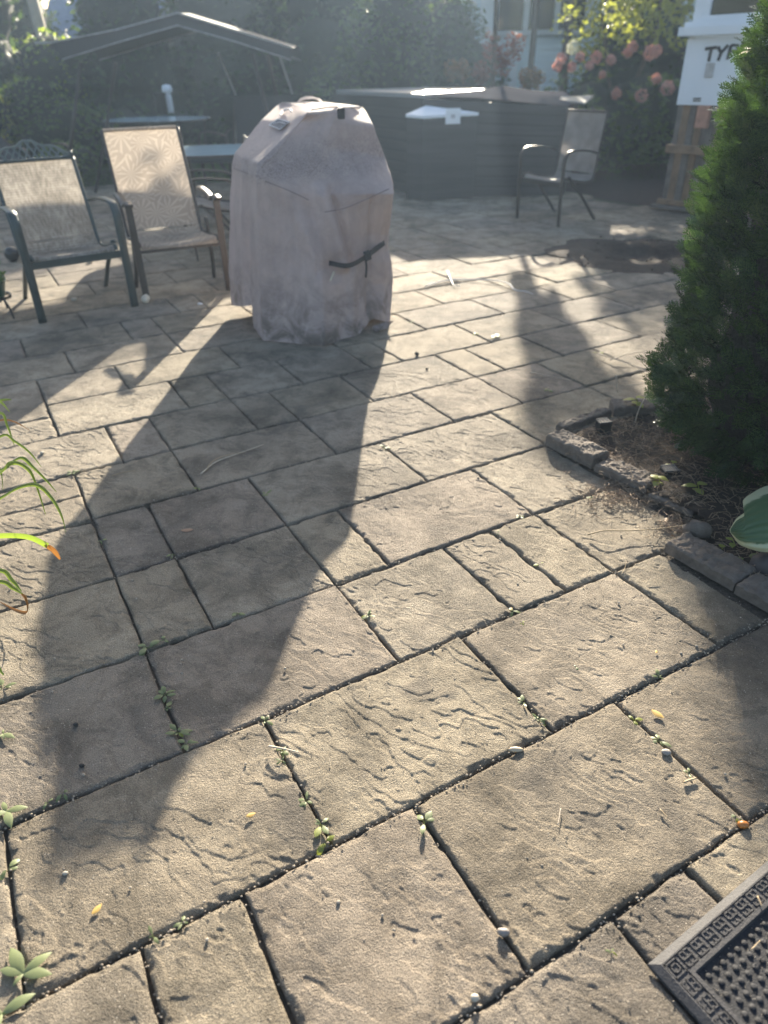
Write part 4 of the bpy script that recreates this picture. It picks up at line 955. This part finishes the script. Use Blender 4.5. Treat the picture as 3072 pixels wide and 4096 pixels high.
# unseen trees added above the frame to cast shade on the right of the patio
shrub('added_shade_tree', [(2.75, 15.5, 3.25, .35, .5, .5), (3.4, 15.8, 3.3, .35, .6, .7), (3.1, 15.2, 3.9, .5, .6, .35), (4.1, 15.4, 3.6, .5, .6, .9), (5.0, 15.4, 3.8, .6, .6, .9), (2.62, 15.5, 4.6, .42, .5, .34), (3.3, 15.5, 4.9, .5, .5, .4)], 2600, .17, m_bush, 'unseen open crowned tree added to dapple the right of the paving', 'tree', 61, None, [([(3.6, 15.8, 0), (3.6, 15.8, 2.5), (3.7, 15.6, 5.2)], .10)], 0, shell=.0)

shrub('added_shade_tree', [(2.6, 15.6, 4.6, .5, .5, .4), (3.0, 15.6, 4.95, .6, .5, .4), (2.75, 15.6, 4.3, .35, .4, .3), (3.3, 15.6, 5.4, .6, .5, .5)], 3400, .15, m_hedge, 'unseen dark crown added to shade the lower right slabs', 'tree', 62, None, [([(2.9, 15.7, 0), (2.95, 15.7, 2.5), (2.9, 15.6, 5.0)], .07)], 0, shell=.0)

# grass on the lawn behind the patio
rs = np.random.RandomState(12); n = 26000
X = rs.uniform(-9, 7, n); Y = rs.uniform(9.5, 15.5, n); k = np.array([not inpoly(x, y, PATIO) for x, y in zip(X, Y)]) & ~((X > 1.2) & (Y < 11.2) & (X < 5.2) & (Y+X*.0 < 10.6))
P = np.stack([X, Y, np.full(n, -.05)], 1)[k]; n = len(P); hgt = rs.uniform(.03, .09, n)[:, None]; a = rs.rand(n)*6.28; sd = np.stack([np.cos(a), np.sin(a), a*0], 1)*.008
V = np.stack([P-sd, P+sd, P+np.stack([rs.normal(size=n)*.02, rs.normal(size=n)*.02, hgt[:, 0]], 1)], 1).reshape(-1, 3)
obj('lawn_grass', (V, np.arange(3*n).reshape(-1, 3).astype(np.int32)), m_lawn, kind='stuff')

# ------------------------------------------------------------------ rubber doormat
MO = np.array([.464, .656, 0]); MX = np.array([.849, .529, 0]); MX /= np.linalg.norm(MX); MY = np.array([MX[1], -MX[0], 0])
m_rub = simple('grey_rubber', (.042, .041, .045), .7, 0, .25, 40, .002); m_rubk = simple('black_rubber_field', (.012, .013, .018), .7, 0, .5, 60, .003)
T = thing('doormat', MO+MX*.4+MY*.25, 'black rubber doormat with raised greek key border, lower right', 'doormat')
def mp_(x, y, z): return MO+MX*x+MY*y+np.array([0, 0, z])
ML, MW = .90, .60
def frame(name, o0, z0, o1, z1, mat):
    b = MB(); q = [[mp_(o, o, z), mp_(ML-o, o, z), mp_(ML-o, MW-o, z), mp_(o, MW-o, z)] for o, z in ((o0, z0), (o1, z1))]
    b.add(q[0]+q[1], [(i, i+4, (i+1) % 4+4, (i+1) % 4) for i in range(4)]); return b
b = MB(); prof = [(0, .001), (.0015, .006), (.016, .0125), (.0185, .0125), (.0188, .0102), (.0495, .0102), (.0498, .0128), (.058, .0128), (.0605, .005)]
q = []
for o, z in prof: q += [mp_(o, o, z), mp_(ML-o, o, z), mp_(ML-o, MW-o, z), mp_(o, MW-o, z)]
b.add(q, [(k*4+i, k*4+4+i, k*4+4+(i+1) % 4, k*4+(i+1) % 4) for k in range(len(prof)-1) for i in range(4)]); obj('border', b, m_rub, T)
b = MB(); b.add([mp_(.06, .06, .006), mp_(ML-.06, .06, .006), mp_(ML-.06, MW-.06, .006), mp_(.06, MW-.06, .006)], [(3, 2, 1, 0)]); obj('field', b, m_rubk, T)
def motif(pl):
    b = MB()
    for p in pl: b.tube([(x*.030, y*.0265, .0005) for x, y in p], 1, flat=(.0030, .0028), up=(0, 0, 1)) if 0 else [b.box((np.array([(x0+x1)/2*.031, (y0+y1)/2*.0265, .0])), (abs(x1-x0)*.031+.0026, abs(y1-y0)*.0265+.0026, .0036)) for (x0, y0), (x1, y1) in zip(p[:-1], p[1:])]
    return mesh_np('key_motif', b.v, b.f, m_rub)
K1 = motif([[(.85, .70), (.85, .97), (.12, .97), (.12, .52), (.85, .52), (.85, .05), (.12, .05), (.12, .30)], [(.48, .97), (.48, .74)], [(.48, .05), (.48, .28)]])
K2 = motif([[(.05, .03), (.95, .03), (.95, .97), (.05, .97), (.05, .03)], [(.28, .27), (.72, .27), (.72, .73), (.28, .73), (.28, .27)]])
def put(me, x, y, ang):
    o = bpy.data.objects.new('key_motif', me); COL.objects.link(o); o.parent = T
    p = mp_(x, y, .0105)-wloc(T); o.location = tuple(p); o.rotation_euler = (0, 0, math.atan2(MX[1], MX[0])+ang)
put(K2, .0195, .0475, 0)
for i in range(22): put(K1, .0205+.0335*(i+1), .0475, 0)
for i in range(14): put(K1, .0205, .0205+.0335*(i+1), -math.pi/2)
b = MB()
for i in range(24):
    for j in range(20):
        x, y = .075+i*.021+(j % 2)*.0105, .075+j*.0182
        if x < .62 and y < .42: b.ball(mp_(x, y, .0062), .0068, 7, 5, (1, 1, .5))
obj('nub', b, m_rubk, T, True, kind='stuff')
g = MB(); rg = random.Random(77)
for i in range(700): g.ball(mp_(rg.uniform(.062, .6), rg.uniform(.062, .45), .0075), rg.uniform(.0005, .0012), 4, 3)
obj('mat_grit', g, simple('mat_sand', (.34, .30, .25), .9, 0, .3, 60), kind='stuff')

# ------------------------------------------------------------------ little plants in the joints
def leaf(b, p, az, L, wd, rise, droop, n=6, fold=.25, point=1.0):
    d = np.array([math.cos(az), math.sin(az), 0]); s = np.array([-math.sin(az), math.cos(az), 0]); P = []; Wd = []
    for i in range(n+1):
        t = i/n; P.append(np.array(p)+d*L*t+np.array([0, 0, L*(rise*t-droop*t*t)])); Wd.append(wd*max(.06, (math.sin(math.pi*min(1, t*.86+.10))**1.1))*(1 if t < 1 else .3))
    b.ribbon(P, Wd, s, fold)
WEEDS = [  # px, py, size, leaves, label
 (1472, 2462, .034, 7, 'pale rosette weed in the joint just right of the grill shadow tip'), (592, 2590, .036, 7, 'shaded weed where two joints cross inside the grill shadow'),
 (655, 2562, .022, 4, 'tiny shaded weed just right of the crossing joints'), (662, 2780, .030, 9, 'leafy weed clump high in the shaded left joint'),
 (668, 2835, .026, 6, 'small sprig just below the leafy clump in the shaded joint'), (712, 2930, .032, 8, 'leafy weed low in the shaded left joint'), (745, 2975, .026, 5, 'weed at the lower end of the shaded left joint'),
 (1130, 3005, .026, 6, 'weed with a dry stick across it in the sunlit joint'), (1130, 3045, .020, 4, 'small weed right under the dry stick'), (1225, 3205, .022, 6, 'round leaved weed in the middle of the sunlit joint'),
 (1285, 3300, .038, 6, 'large pale weed at the lower end of the sunlit joint'), (1300, 3370, .030, 4, 'weed with a yellow leaf at the sunlit joint corner'), (1698, 3290, .034, 4, 'two leaved weed at the joint below the centre slab'),
 (2052, 2448, .026, 6, 'weed with an orange petal at a joint crossing right of centre'), (2088, 2492, .014, 3, 'tiny yellow green weed just below the orange petal'), (2160, 2258, .024, 5, 'bright weed in the joint left of the shrub bed'),
 (1992, 2132, .018, 4, 'small weed at the upper joint left of the bed stones'), (2080, 2068, .024, 8, 'scrubby weed patch where a slab meets its neighbour near the bed'), (2090, 2812, .026, 6, 'jagged leaved weed in the joint right of the centre slab'),
 (2155, 2878, .024, 10, 'crinkled brown green weed under the jagged one'), (2305, 2668, .018, 3, 'two pale leaves in the joint right of centre'), (2537, 2882, .022, 6, 'yellow green weed beside a long dark joint at right'),
 (2635, 2965, .028, 5, 'pointed leaved weed in the long dark joint at right'), (2635, 2708, .024, 5, 'grey green weed in the shaded joint below the bed'), (2755, 3095, .016, 3, 'tiny shaded weed down the right joint'),
 (2950, 3270, .026, 4, 'weed beside the orange berry at right'), (1062, 1978, .026, 7, 'grey weed in a joint inside the grill shadow'), (290, 1892, .030, 5, 'pale weed near the long grass blades at left'),
 (405, 2165, .020, 5, 'shaded weed left of the darkest slab'), (690, 2222, .022, 5, 'shaded weed in the joint at the middle of the grill shadow'), (790, 1952, .024, 5, 'shaded weed below the forked dry stalk'),
 (950, 2455, .022, 5, 'shaded weed on the joint near the right edge of the grill shadow'), (28, 3250, .050, 5, 'large lobed weed on the left edge of the picture'), (30, 3480, .030, 4, 'pale two leaved weed below the lobed one at the left edge'),
 (95, 3900, .055, 6, 'biggest weed at the lower left corner joint'), (10, 4060, .060, 4, 'dark leaved weed cut by the lower left corner'), (612, 3745, .026, 3, 'flat two leaved seedling in the lower left joint'), (732, 3690, .018, 6, 'tiny crumpled seedling right of the flat one'),
 (255, 3175, .024, 4, 'grey seedling in the joint below the shadow tip'), (190, 3210, .018, 3, 'tiny seedling left of the grey one'), (2445, 3805, .016, 4, 'pale seedling touching the doormat corner joint'), (1982, 1348, .05, 8, 'bright yellow green weed tuft beyond the slabs, right of the grill'),
 (1905, 1335, .03, 5, 'low yellow weed left of the bright tuft'), (1642, 1288, .035, 6, 'small green weed right of the grill hem'), (2392, 1412, .03, 6, 'yellow weed in the joint left of the arborvitae'), (2190, 1560, .035, 7, 'blurred green weed in the shadow band'),
 (1545, 1790, .028, 7, 'pale green weed beside an orange crumb at mid height'), (1060, 2885, .022, 5, 'whitish weed at the top of the sunlit joint'), (12, 2750, .04, 5, 'lit weed leaves at the left edge under the brown grass tip'), (15, 2940, .045, 4, 'dark toothed leaf weed on the left edge')]
rg = random.Random(21); rw = random.Random(4)
m_weed2 = mat_leaf('weed_leaf_yellow', (.22, .26, .06), (.38, .40, .12), .45, (1.3, 1.3, .4), .5, 8)
for i, (px, py, sz, nl, lab) in enumerate(WEEDS):
    sz *= .78; c = at(px, py); T = thing('weed', c, lab, 'weed', 'weeds growing in the paving joints'); a0 = rg.uniform(0, 6.28)
    yel = 'yellow' in lab or 'bright' in lab
    for k in range(nl):
        b = MB(); az = a0+k*2.4+rg.uniform(-.8, .8); L = sz*rg.uniform(.35, 1.2)
        if sz > .033:  # lobed leaf
            leaf(b, c+(0, 0, .004), az, L*1.3, L*.24, .5, .5, 8)
        else:
            b.tube([c+(0, 0, -.004), c+np.array([math.cos(az), math.sin(az), .6])*L*.3], .0006, 3); leaf(b, c+np.array([math.cos(az), math.sin(az), .55])*L*.25, az, L, L*rg.uniform(.18, .32), rg.uniform(-.1, .7), rg.uniform(.2, .7))
        obj('leaf', b, m_weed2 if (yel or (k == nl-1 and i % 5 == 0)) else m_weed, T, True)

# ------------------------------------------------------------------ long grass-like plant, left edge
m_blade = mat_leaf('daylily_leaf', (.13, .19, .05), (.22, .29, .08), .5, (1.3, 1.35, .5), .35, 5); m_orange = mat_leaf('withered_leaf', (.17, .09, .035), (.28, .15, .05), .35, (1.4, 1.1, .6), .5, 20)
rt = at(-260, 2380); T = thing('daylily', rt, 'arching yellow green strap leaves reaching in from the left edge', 'plant')
BL = [([(-200, 2230, .20), (-90, 2165, .27), (0, 2145, .29), (110, 2150, .28), (190, 2185, .25)], .0085, 0), ([(180, 2180, .254), (213, 2203, .23), (240, 2238, .20)], .0075, 1),
 ([(-220, 2150, .2), (-90, 2040, .32), (0, 1990, .34), (75, 1948, .37), (150, 1940, .37), (210, 1995, .33), (250, 2070, .28), (263, 2130, .23)], .0065, 0),
 ([(-200, 2080, .3), (-80, 1930, .38), (0, 1880, .42), (80, 1830, .45), (130, 1865, .43), (190, 1925, .38), (226, 1968, .34)], .0055, 0), ([(-160, 1900, .4), (0, 1745, .46), (60, 1765, .44), (120, 1810, .40), (166, 1868, .35)], .0045, 0),
 ([(-120, 1700, .5), (0, 1650, .5), (30, 1700, .46), (58, 1782, .40)], .005, 0), ([(-120, 1720, .5), (0, 1680, .48), (60, 1687, .46), (120, 1722, .42)], .003, 1), ([(-150, 2050, .3), (0, 1890, .43), (60, 1850, .44), (120, 1882, .41), (150, 1950, .35), (183, 2058, .27)], .0065, 0),
 ([(-150, 2300, .18), (0, 2280, .2), (50, 2322, .17), (86, 2365, .14)], .0065, 0), ([(-150, 2330, .15), (0, 2325, .16), (50, 2350, .15), (90, 2375, .13)], .006, 0), ([(88, 2374, .13), (106, 2395, .11), (114, 2430, .07), (104, 2452, .045), (60, 2440, .03), (0, 2408, .02)], .006, 1),
 ([(-100, 1610, .5), (0, 1600, .5), (46, 1598, .48)], .004, 0), ([(-100, 1560, .5), (0, 1605, .48), (40, 1648, .44)], .004, 0), ([(-30, 1850, .42), (5, 1885, .38), (13, 1965, .3)], .004, 0), ([(-150, 2700, .1), (-40, 2640, .12), (15, 2700, .08)], .006, 0)]
for pts, wd, mt in BL:
    P = bez([at(*p) for p in pts], 6); k = len(P); n0 = 0.35
    Wd = [wd*(min(1, .55+i/k*2) if mt != 1 or wd < .009 else 1.0)*(1-max(0, (i/k-.55)/.45)**1.5*.92) for i in range(k)]
    if len(pts) == 3 and mt == 1 and wd > .009: Wd = [wd*(1-.55*(i/k)**2) for i in range(k)]
    if len(pts) == 5 and wd == .0085: Wd = [wd*(.8+.25*i/k) for i in range(k)]
    b = MB(); b.ribbon(P, Wd, (.35, .2, .9) if wd > .007 else (.1, .8, .4), .35); obj('leaf', b, m_orange if mt else m_blade, T, True)
b = MB()
for i in range(14): 
    a = i*.9; b.ribbon(bez([rt, rt+(.05*math.cos(a), .05*math.sin(a), .15), rt+(.16*math.cos(a), .16*math.sin(a), .20)], 4), [.007]*8+[.002], (math.sin(a), -math.cos(a), 0), .3)
obj('base_leaves', b, m_blade, T, True)

# ------------------------------------------------------------------ hosta leaf at the right edge
def mat_hosta():
    m = M('hosta_leaf'); a = m.n('Attribute', attribute_name='edge'); m.l
    e = m.math('ADD', a.outputs['Fac'], m.math('MULTIPLY', m.math('SUBTRACT', m.noise(28, m.pos(), 4), .5), .22))
    c = m.ramp(e, [(.72, (.10, .17, .08)), (.78, (.55, .58, .38))]); m.set(Base_Color=c, Roughness=.42); m.translucent(c, .25); return m.m
up_ = [(2918, 2120), (2945, 2075), (2984, 2042), (2972, 2002), (3020, 1965), (3072, 1942), (3160, 1930), (3260, 1990)]; lo_ = [(2920, 2128), (2938, 2155), (2960, 2180), (3000, 2196), (3039, 2206), (3080, 2208), (3170, 2190), (3265, 2060)]
US, LS = np.array(bez([(*p, 0) for p in up_], 6))[:, :2], np.array(bez([(*p, 0) for p in lo_], 6))[:, :2]
NT = 36; G_ = []; ED = []
for i in range(len(US)):
    row = []
    for j in range(NT+1):
        t = j/NT; p = US[i]*(1-t)+LS[i]*t; e = 1-min(t, 1-t)*2; s = i/(len(US)-1)
        vein = .0055*abs(math.sin((t+.12*math.sin(s*2.5))*math.pi*9)); z = .165-.055*t+.030*math.sin(math.pi*t)+.02*s+vein-.012*e**6
        row.append(at(p[0], p[1], z)); ED.append(max(e, 1-s*9))
    G_.append(row)
b = MB(); b.grid(np.array(G_)); hp = at(3300, 2150)
T = thing('hosta', hp, 'large hosta leaf with cream margin at the right edge', 'plant'); o = obj('leaf', b, mat_hosta(), T, True)
at_ = o.data.attributes.new('edge', 'FLOAT', 'POINT'); at_.data.foreach_set('value', ED)
b = MB(); b.tube(bez([hp, at(3300, 2100, .12), at(3262, 2030, .19)], 5), .004, 6); obj('stalk', b, m_blade, T, True)
b = MB(); leaf(b, at(2975, 2235, .03), 2.6, .05, .014, .1, .3); leaf(b, at(3000, 2228, .04), .3, .07, .02, .1, .3); obj('leaf', b, m_weed, T, True)

# seedlings with bright leaves in the bed
for (px, py, z, sz, n, lab) in ((2632, 1905, .06, .040, 5, 'seedling with bright heart shaped leaves under the arborvitae'), (2790, 1935, .06, .045, 6, 'cluster of bright yellow green leaves in the bed below the shrub'), (2885, 2190, .03, .030, 4, 'small upright seedling between hosta and edging stone'),
                            (2545, 1590, .09, .05, 4, 'bright leaf on a pale curved stalk behind the bed'), (2625, 1480, .16, .05, 4, 'bright yellow leaves against the left side of the arborvitae'), (2690, 1850, .05, .035, 4, 'lit twining leaves beside the black slotted light'), (2930, 2160, .04, .03, 3, 'pale round seedling leaves beside the hosta leaf')):
    c = at(px, py, z); g0 = np.array([c[0], c[1], 0]); T = thing('seedling', g0, lab, 'seedling'); b = MB(); b.tube(bez([g0, g0+(.01, 0, z*.6), c], 4), .0018, 5); obj('stem', b, m_weed2, T, True)
    for k in range(n): b = MB(); leaf(b, c+(0, 0, -.01*k), k*2.4+px, sz*rg.uniform(.8, 1.2), sz*.36, .3, .5, fold=.15); obj('leaf', b, m_weed2, T, True)

# ------------------------------------------------------------------ sticks, scraps and stones
def stick(name, pts, r, mat, label, cat='stick', sides=5, grp=None):
    P = bez([at(*(p if len(p) > 2 else (*p, .006))) for p in pts], 5); b = MB(); b.tube(P, np.linspace(r, r*.5, len(P)), sides); return tag(obj(name, b, mat, None, True), label, cat, grp)
m_straw = simple('straw', (.42, .32, .20), .8, 0, .3, 30); m_pstraw = simple('pale_stalk', (.50, .42, .33), .7, 0, .2, 30)
stick('dry_stalk', [(803, 1896), (860, 1850), (930, 1822), (1055, 1778)], .0035, m_pstraw, 'dry forked stalk lying in the grill shadow', 'stalk')
stick('dry_stalk', [(828, 1872, .01), (850, 1845, .02), (900, 1822, .02), (985, 1808)], .0018, m_straw, 'thin side shoot of the dry stalk in the grill shadow', 'stalk')
stick('dry_stalk', [(448, 1902), (490, 1890), (538, 1882)], .002, m_straw, 'short thin stalk left of the forked one in shadow', 'stalk')
stick('dry_stalk', [(320, 1885), (380, 1872), (455, 1860)], .0016, m_straw, 'fine straight stalk at the left edge of the grill shadow', 'stalk')
stick('dry_stalk', [(2352, 2138, .01), (2420, 2122, .025), (2520, 2122, .02), (2660, 2112, .02), (2800, 2090, .02)], .0028, m_straw, 'long straw coloured stalk crossing from the bed onto the slab', 'stalk')
stick('dry_stalk', [(2340, 1850, .05), (2300, 1820, .05), (2262, 1792, .05)], .002, m_straw, 'short pale stalk over the tallest edging stone', 'stalk') if 0 else None
stick('dry_stalk', [(1075, 2985, .012), (1135, 2995, .018), (1198, 3010, .012)], .0028, m_pstraw, 'bleached stick lying across the sunlit joint weed', 'stick')
stick('twig', [(2243, 3235), (2238, 3262), (2232, 3300)], .0015, m_pstraw, 'tiny upright twig on the slab at lower right', 'twig')
stick('twig', [(2640, 3238), (2672, 3272)], .002, m_straw, 'short straight straw on the slab above the doormat', 'twig')
stick('twig', [(2735, 3130), (2765, 3118), (2785, 3112)], .003, m_straw, 'brown curled sliver beside the right joint', 'twig')
stick('twig', [(3005, 3800, .016), (3040, 3762, .016)], .0014, m_straw, 'thin straw lying on the doormat field', 'twig'); stick('twig', [(3030, 3585, .018), (3050, 3630, .018)], .0018, m_straw, 'short straw on the doormat border', 'twig')
stick('twig', [(2485, 2300), (2500, 2270), (2505, 2245)], .001, m_straw, 'fine curved fibre on the shaded slab below the bed', 'twig')
for i, (pts, lab) in enumerate((([(2470, 1570, .02), (2465, 1500, .10), (2490, 1540, .05), (2620, 1530, .03)], 'pale looping stem lying left of the arborvitae'), ([(2390, 1415, .02), (2500, 1450, .03), (2590, 1490, .05)], 'pale runner stem with buds beside the arborvitae'), ([(2440, 1440, .02), (2520, 1415, .04), (2640, 1400, .05)], 'thin straight stem pointing at the arborvitae'), ([(2540, 1690, .02), (2555, 1640, .08), (2590, 1570, .14)], 'thick pale green stalk rising behind the bed'), ([(2120, 1490), (2200, 1505), (2290, 1520)], 'faint thin stalk in the shadow band'))):
    stick('stem', pts, .003, m_pstraw, lab, 'stem')
m_cord = simple('white_cord', (.75, .74, .74), .5, 0, .03)
stick('cord', [(1700, 1145, .01), (1780, 1122, .01), (1880, 1118, .01), (1980, 1122, .02), (2035, 1135, .03), (2058, 1158, .02), (2100, 1165, .02), (2132, 1176, .01)], .005, m_cord, 'white cord curling on the sunlit paving right of the grill', 'cord')
stick('cord', [(1790, 1085, .02), (1800, 1110, .02), (1815, 1140, .01), (1840, 1145, .01)], .006, m_cord, 'short white scrap of cord beside the grill', 'cord')
def scrap(name, px, py, z, r, sq, mat, label, cat, n=8):
    z = min(z, r*sq[2]*.55) if r < .02 else z; b = MB(); c = at(px, py, z); b.ball(c, r, n, 6, sq); b.v = [tuple(np.array(v)+(np.array(v)-c)*(.35*(vn(np.array(v[0]*90.), np.array(v[1]*90+v[2]*70), 3)-.5))) for v in b.v]; return tag(obj(name, b, mat, None, True), label, cat)
m_pale = simple('pale_pebble', (.42, .38, .31), .6); m_dark = simple('dark_crumb', (.03, .028, .026), .7)
scrap('pebble', 168, 1812, .008, .009, (1, .8, .8), m_pale, 'white pebble on the sunlit slab at left', 'pebble')
scrap('pebble', 1900, 3990, .006, .008, (1.2, .9, .8), m_pale, 'largest pale pebble near the bottom edge', 'pebble'); scrap('pebble', 2012, 3728, .008, .010, (1.2, .8, .8), simple('grey_pebble', (.25, .22, .20)), 'grey stone wedged in the lower joint', 'pebble')
scrap('pebble', 2665, 3008, .006, .011, (1.2, .8, .6), simple('grey_pebble', (.30, .27, .24)), 'grey stone lying in the right joint', 'pebble'); scrap('pebble', 260, 3493, .004, .006, (1.2, .9, .6), m_pale, 'small pale stone under the shadow tip', 'pebble')
scrap('wood_chip', 2065, 2998, .008, .012, (1.6, .6, .5), simple('bleached_wood', (.50, .40, .28)), 'bleached wood chip in the long joint at right of centre', 'wood chip')
scrap('berry', 2975, 3298, .010, .011, (1.2, .8, .8), simple('orange_skin', (.45, .17, .04), .35), 'orange berry in the joint at the right edge', 'berry')
scrap('ball', 583, 1195, .03, .030, (1, 1, 1), simple('ivory_ball', (.66, .60, .50), .5), 'small ivory ball at the foot of the brown armchair', 'ball', 12)
scrap('paper_scrap', 800, 1216, .008, .016, (1.2, .8, .6), m_cord, 'white paper scrap in front of the brown armchair', 'scrap')
scrap('stone_chip', 298, 1198, .01, .022, (1.2, .9, .6), m_pale, 'pale chip lying under the green armchair', 'stone'); scrap('stone_chip', 358, 1048, .01, .022, (1.2, .9, .7), m_pale, 'pale chip behind the green armchair seat', 'stone')
scrap('crumb', 1668, 1415, .008, .013, (1, .7, .9), m_dark, 'dark crumb on the sunlit slab right of the grill shadow', 'crumb'); scrap('crumb', 1708, 1475, .005, .008, (1, .7, .8), m_dark, 'smaller dark crumb below the first one', 'crumb')
scrap('seed_husk', 302, 2898, .005, .007, (1, .8, .8), m_dark, 'upper black husk on the shaded slab', 'husk'); scrap('seed_husk', 328, 3062, .005, .007, (1, .8, .8), m_dark, 'lower black husk on the shaded slab', 'husk')
scrap('broken_block', 2790, 2120, .03, .045, (1.2, .8, .8), m_brick, 'broken block half buried between two edging stones', 'block'); scrap('broken_block', 3060, 2265, .03, .05, (1.1, .8, 1), simple('dark_block', (.06, .05, .05)), 'dark brown block behind the long edging stone', 'block')
m_ylf = mat_leaf('fallen_leaf', (.50, .30, .08), (.62, .42, .12), .2, (1, 1, 1), .6)
for px, py, L, az, mt, lab in ((2607, 2838, .035, -.9, m_ylf, 'orange fallen leaf on the slab right of the crossing joints'), (368, 3655, .024, 1.0, m_ylf, 'yellow seed leaf on the big slab at lower left'), (985, 3265, .022, .4, m_ylf, 'pale yellow leaf on the sunlit slab under the shadow'), (724, 2120, .045, .1, simple('brown_leaf', (.22, .13, .08)), 'flat brown leaf scrap in the grill shadow'),
                               (2625, 2612, .014, 1.2, m_ylf, 'tiny orange leaf on the slab below the bed'), (2660, 2097, .05, 1.1, simple('tan_bark', (.45, .33, .22)), 'tan bark flake beside the dry debris'), (2830, 2030, .075, 1.4, simple('crumpled_leaf', (.48, .30, .17)), 'crumpled tan leaf beneath the arborvitae'), (2345, 1990, .03, .2, m_weed, 'fallen green leaf beside the half buried stones'), (2558, 1800, .04, .1, m_ylf, 'yellow leaf lying in the bed'), (2040, 2440, .014, .9, m_ylf, 'orange petal standing in a joint weed')):
    b = MB(); leaf(b, at(px, py, .006), az, L, L*.26, .12, .15, 6, .35); tag(obj('fallen_leaf', b, mt, None, True), lab, 'leaf')

# ------------------------------------------------------------------ solar lights in the bed
m_cell = simple('solar_cell', (.03, .03, .035), .8)
def solar(px, py, z, s, ang, label, slots):
    c = at(px, py, z); T = thing('solar_light', (c[0], c[1], 0), label, 'garden light'); ca, sa = math.cos(ang), math.sin(ang); ax = ((ca, sa, 0), (-sa, ca, 0), (0, 0, 1))
    b = MB(); b.bevbox((c[0], c[1], z/2+.005), (s, s*.8, z), .004, ax); obj('housing', b, m_black, T); b = MB(); b.bevbox((c[0], c[1], z+.006), (s*1.08, s*.88, .006), .002, ax); obj('lid', b, m_cell, T)
    for i in range(slots):
        b = MB(); q = (i+.5)/slots-.5; b.box((c[0]+ca*q*s*.9, c[1]+sa*q*s*.9, z+.0105), (.003, s*.6, .003), ax); obj('bar', b, simple('grey_bar', (.16, .16, .16), .8), T)
    for sgn in (-1, 1):
        b = MB(); b.box((c[0]-sa*sgn*s*.38, c[1]+ca*sgn*s*.38, z+.0105), (s*.98, .003, .003), ax); obj('bar', b, simple('grey_edge', (.22, .21, .2), .8), T)
solar(2415, 1690, .058, .055, .2, 'small black square solar light with pale edged lid at the bed corner', 3)
solar(2680, 1880, .035, .06, .1, 'black slotted solar light low in the bed under the shrub', 6)

# ------------------------------------------------------------------ potted plant on an iron stand, left edge
pc = at(-10, 1262); T = thing('potted_plant', pc, 'leafy plant in a green pot on a black iron stand at far left', 'potted plant')
b = MB(); b.lathe((pc[0], pc[1], .10), [(.07, 0), (.085, .03), (.105, .10), (.115, .125), (.12, .13), (.105, .128), (.09, .11)], 20); obj('pot', b, simple('green_pot', (.015, .10, .07), .3), T, True)
b = MB(); b.tube([(pc[0]+.12*math.cos(i*.4), pc[1]+.12*math.sin(i*.4), .13) for i in range(17)], .006, 5)
for i in range(24): b.tube(bez([(pc[0]+.12*math.cos(i*.26), pc[1]+.12*math.sin(i*.26), .13), (pc[0]+.115*math.cos(i*.26+.13), pc[1]+.115*math.sin(i*.26+.13), .11), (pc[0]+.12*math.cos(i*.26+.26), pc[1]+.12*math.sin(i*.26+.26), .13)], 3), .004, 4)
obj('stand_ring', b, m_black, T, True)
for a in (-.5, 1.6, 3.6):
    d = np.array([math.cos(a), math.sin(a), 0]); b = MB(); b.tube(bez([pc+d*.11+(0, 0, .13), pc+d*.15+(0, 0, .08), pc+d*.17, ], 5), .007, 6); obj('leg', b, m_black, T, True)
rs = np.random.RandomState(19); P = blob_pts([(pc[0], pc[1], .34, .13, .13, .12), (pc[0]+.05, pc[1], .26, .10, .1, .06)], 190, rs, .3); V, F = leaves_np(P, .06, rs, asp=.75); obj('foliage', (V, F), mat_leaf('pot_leaf', (.06, .12, .04), (.13, .20, .08), .4), T)
b = MB(); b.tube([pc+(0, 0, .2), pc+(.01, 0, .32)], .006, 5); obj('stem', b, m_weed, T)
bc = at(55, 1045); b = MB(); b.ball(bc+(0, 0, .062), .062, 16, 10); T = thing('black_ball', bc, 'shiny black ball behind the front leg of the green armchair', 'ball'); obj('shell', b, simple('gloss_black', (.01, .01, .012), .2), T, True); b = MB(); b.lathe(bc, [(.03, 0), (.035, .01), (.02, .015)], 12); obj('foot', b, m_black, T, True)

# ------------------------------------------------------------------ scattering volume added to imitate the lens's veiling glare
b = MB(); b.box((0, 14, 1.6), (40, 44, 14.4)); hz_ = obj('glare_veil', b, m_black, kind='stuff')
hm = bpy.data.materials.new('glare_veil_volume'); hm.use_nodes = True; t_ = hm.node_tree; t_.nodes.remove(t_.nodes['Principled BSDF']); pv = t_.nodes.new('ShaderNodeVolumePrincipled')
pv.inputs['Color'].default_value = (.55, .74, 1, 1); pv.inputs['Density'].default_value = VEIL; pv.inputs['Anisotropy'].default_value = .45; t_.links.new(pv.outputs[0], t_.nodes['Material Output'].inputs['Volume'])
hz_.data.materials.clear(); hz_.data.materials.append(hm)
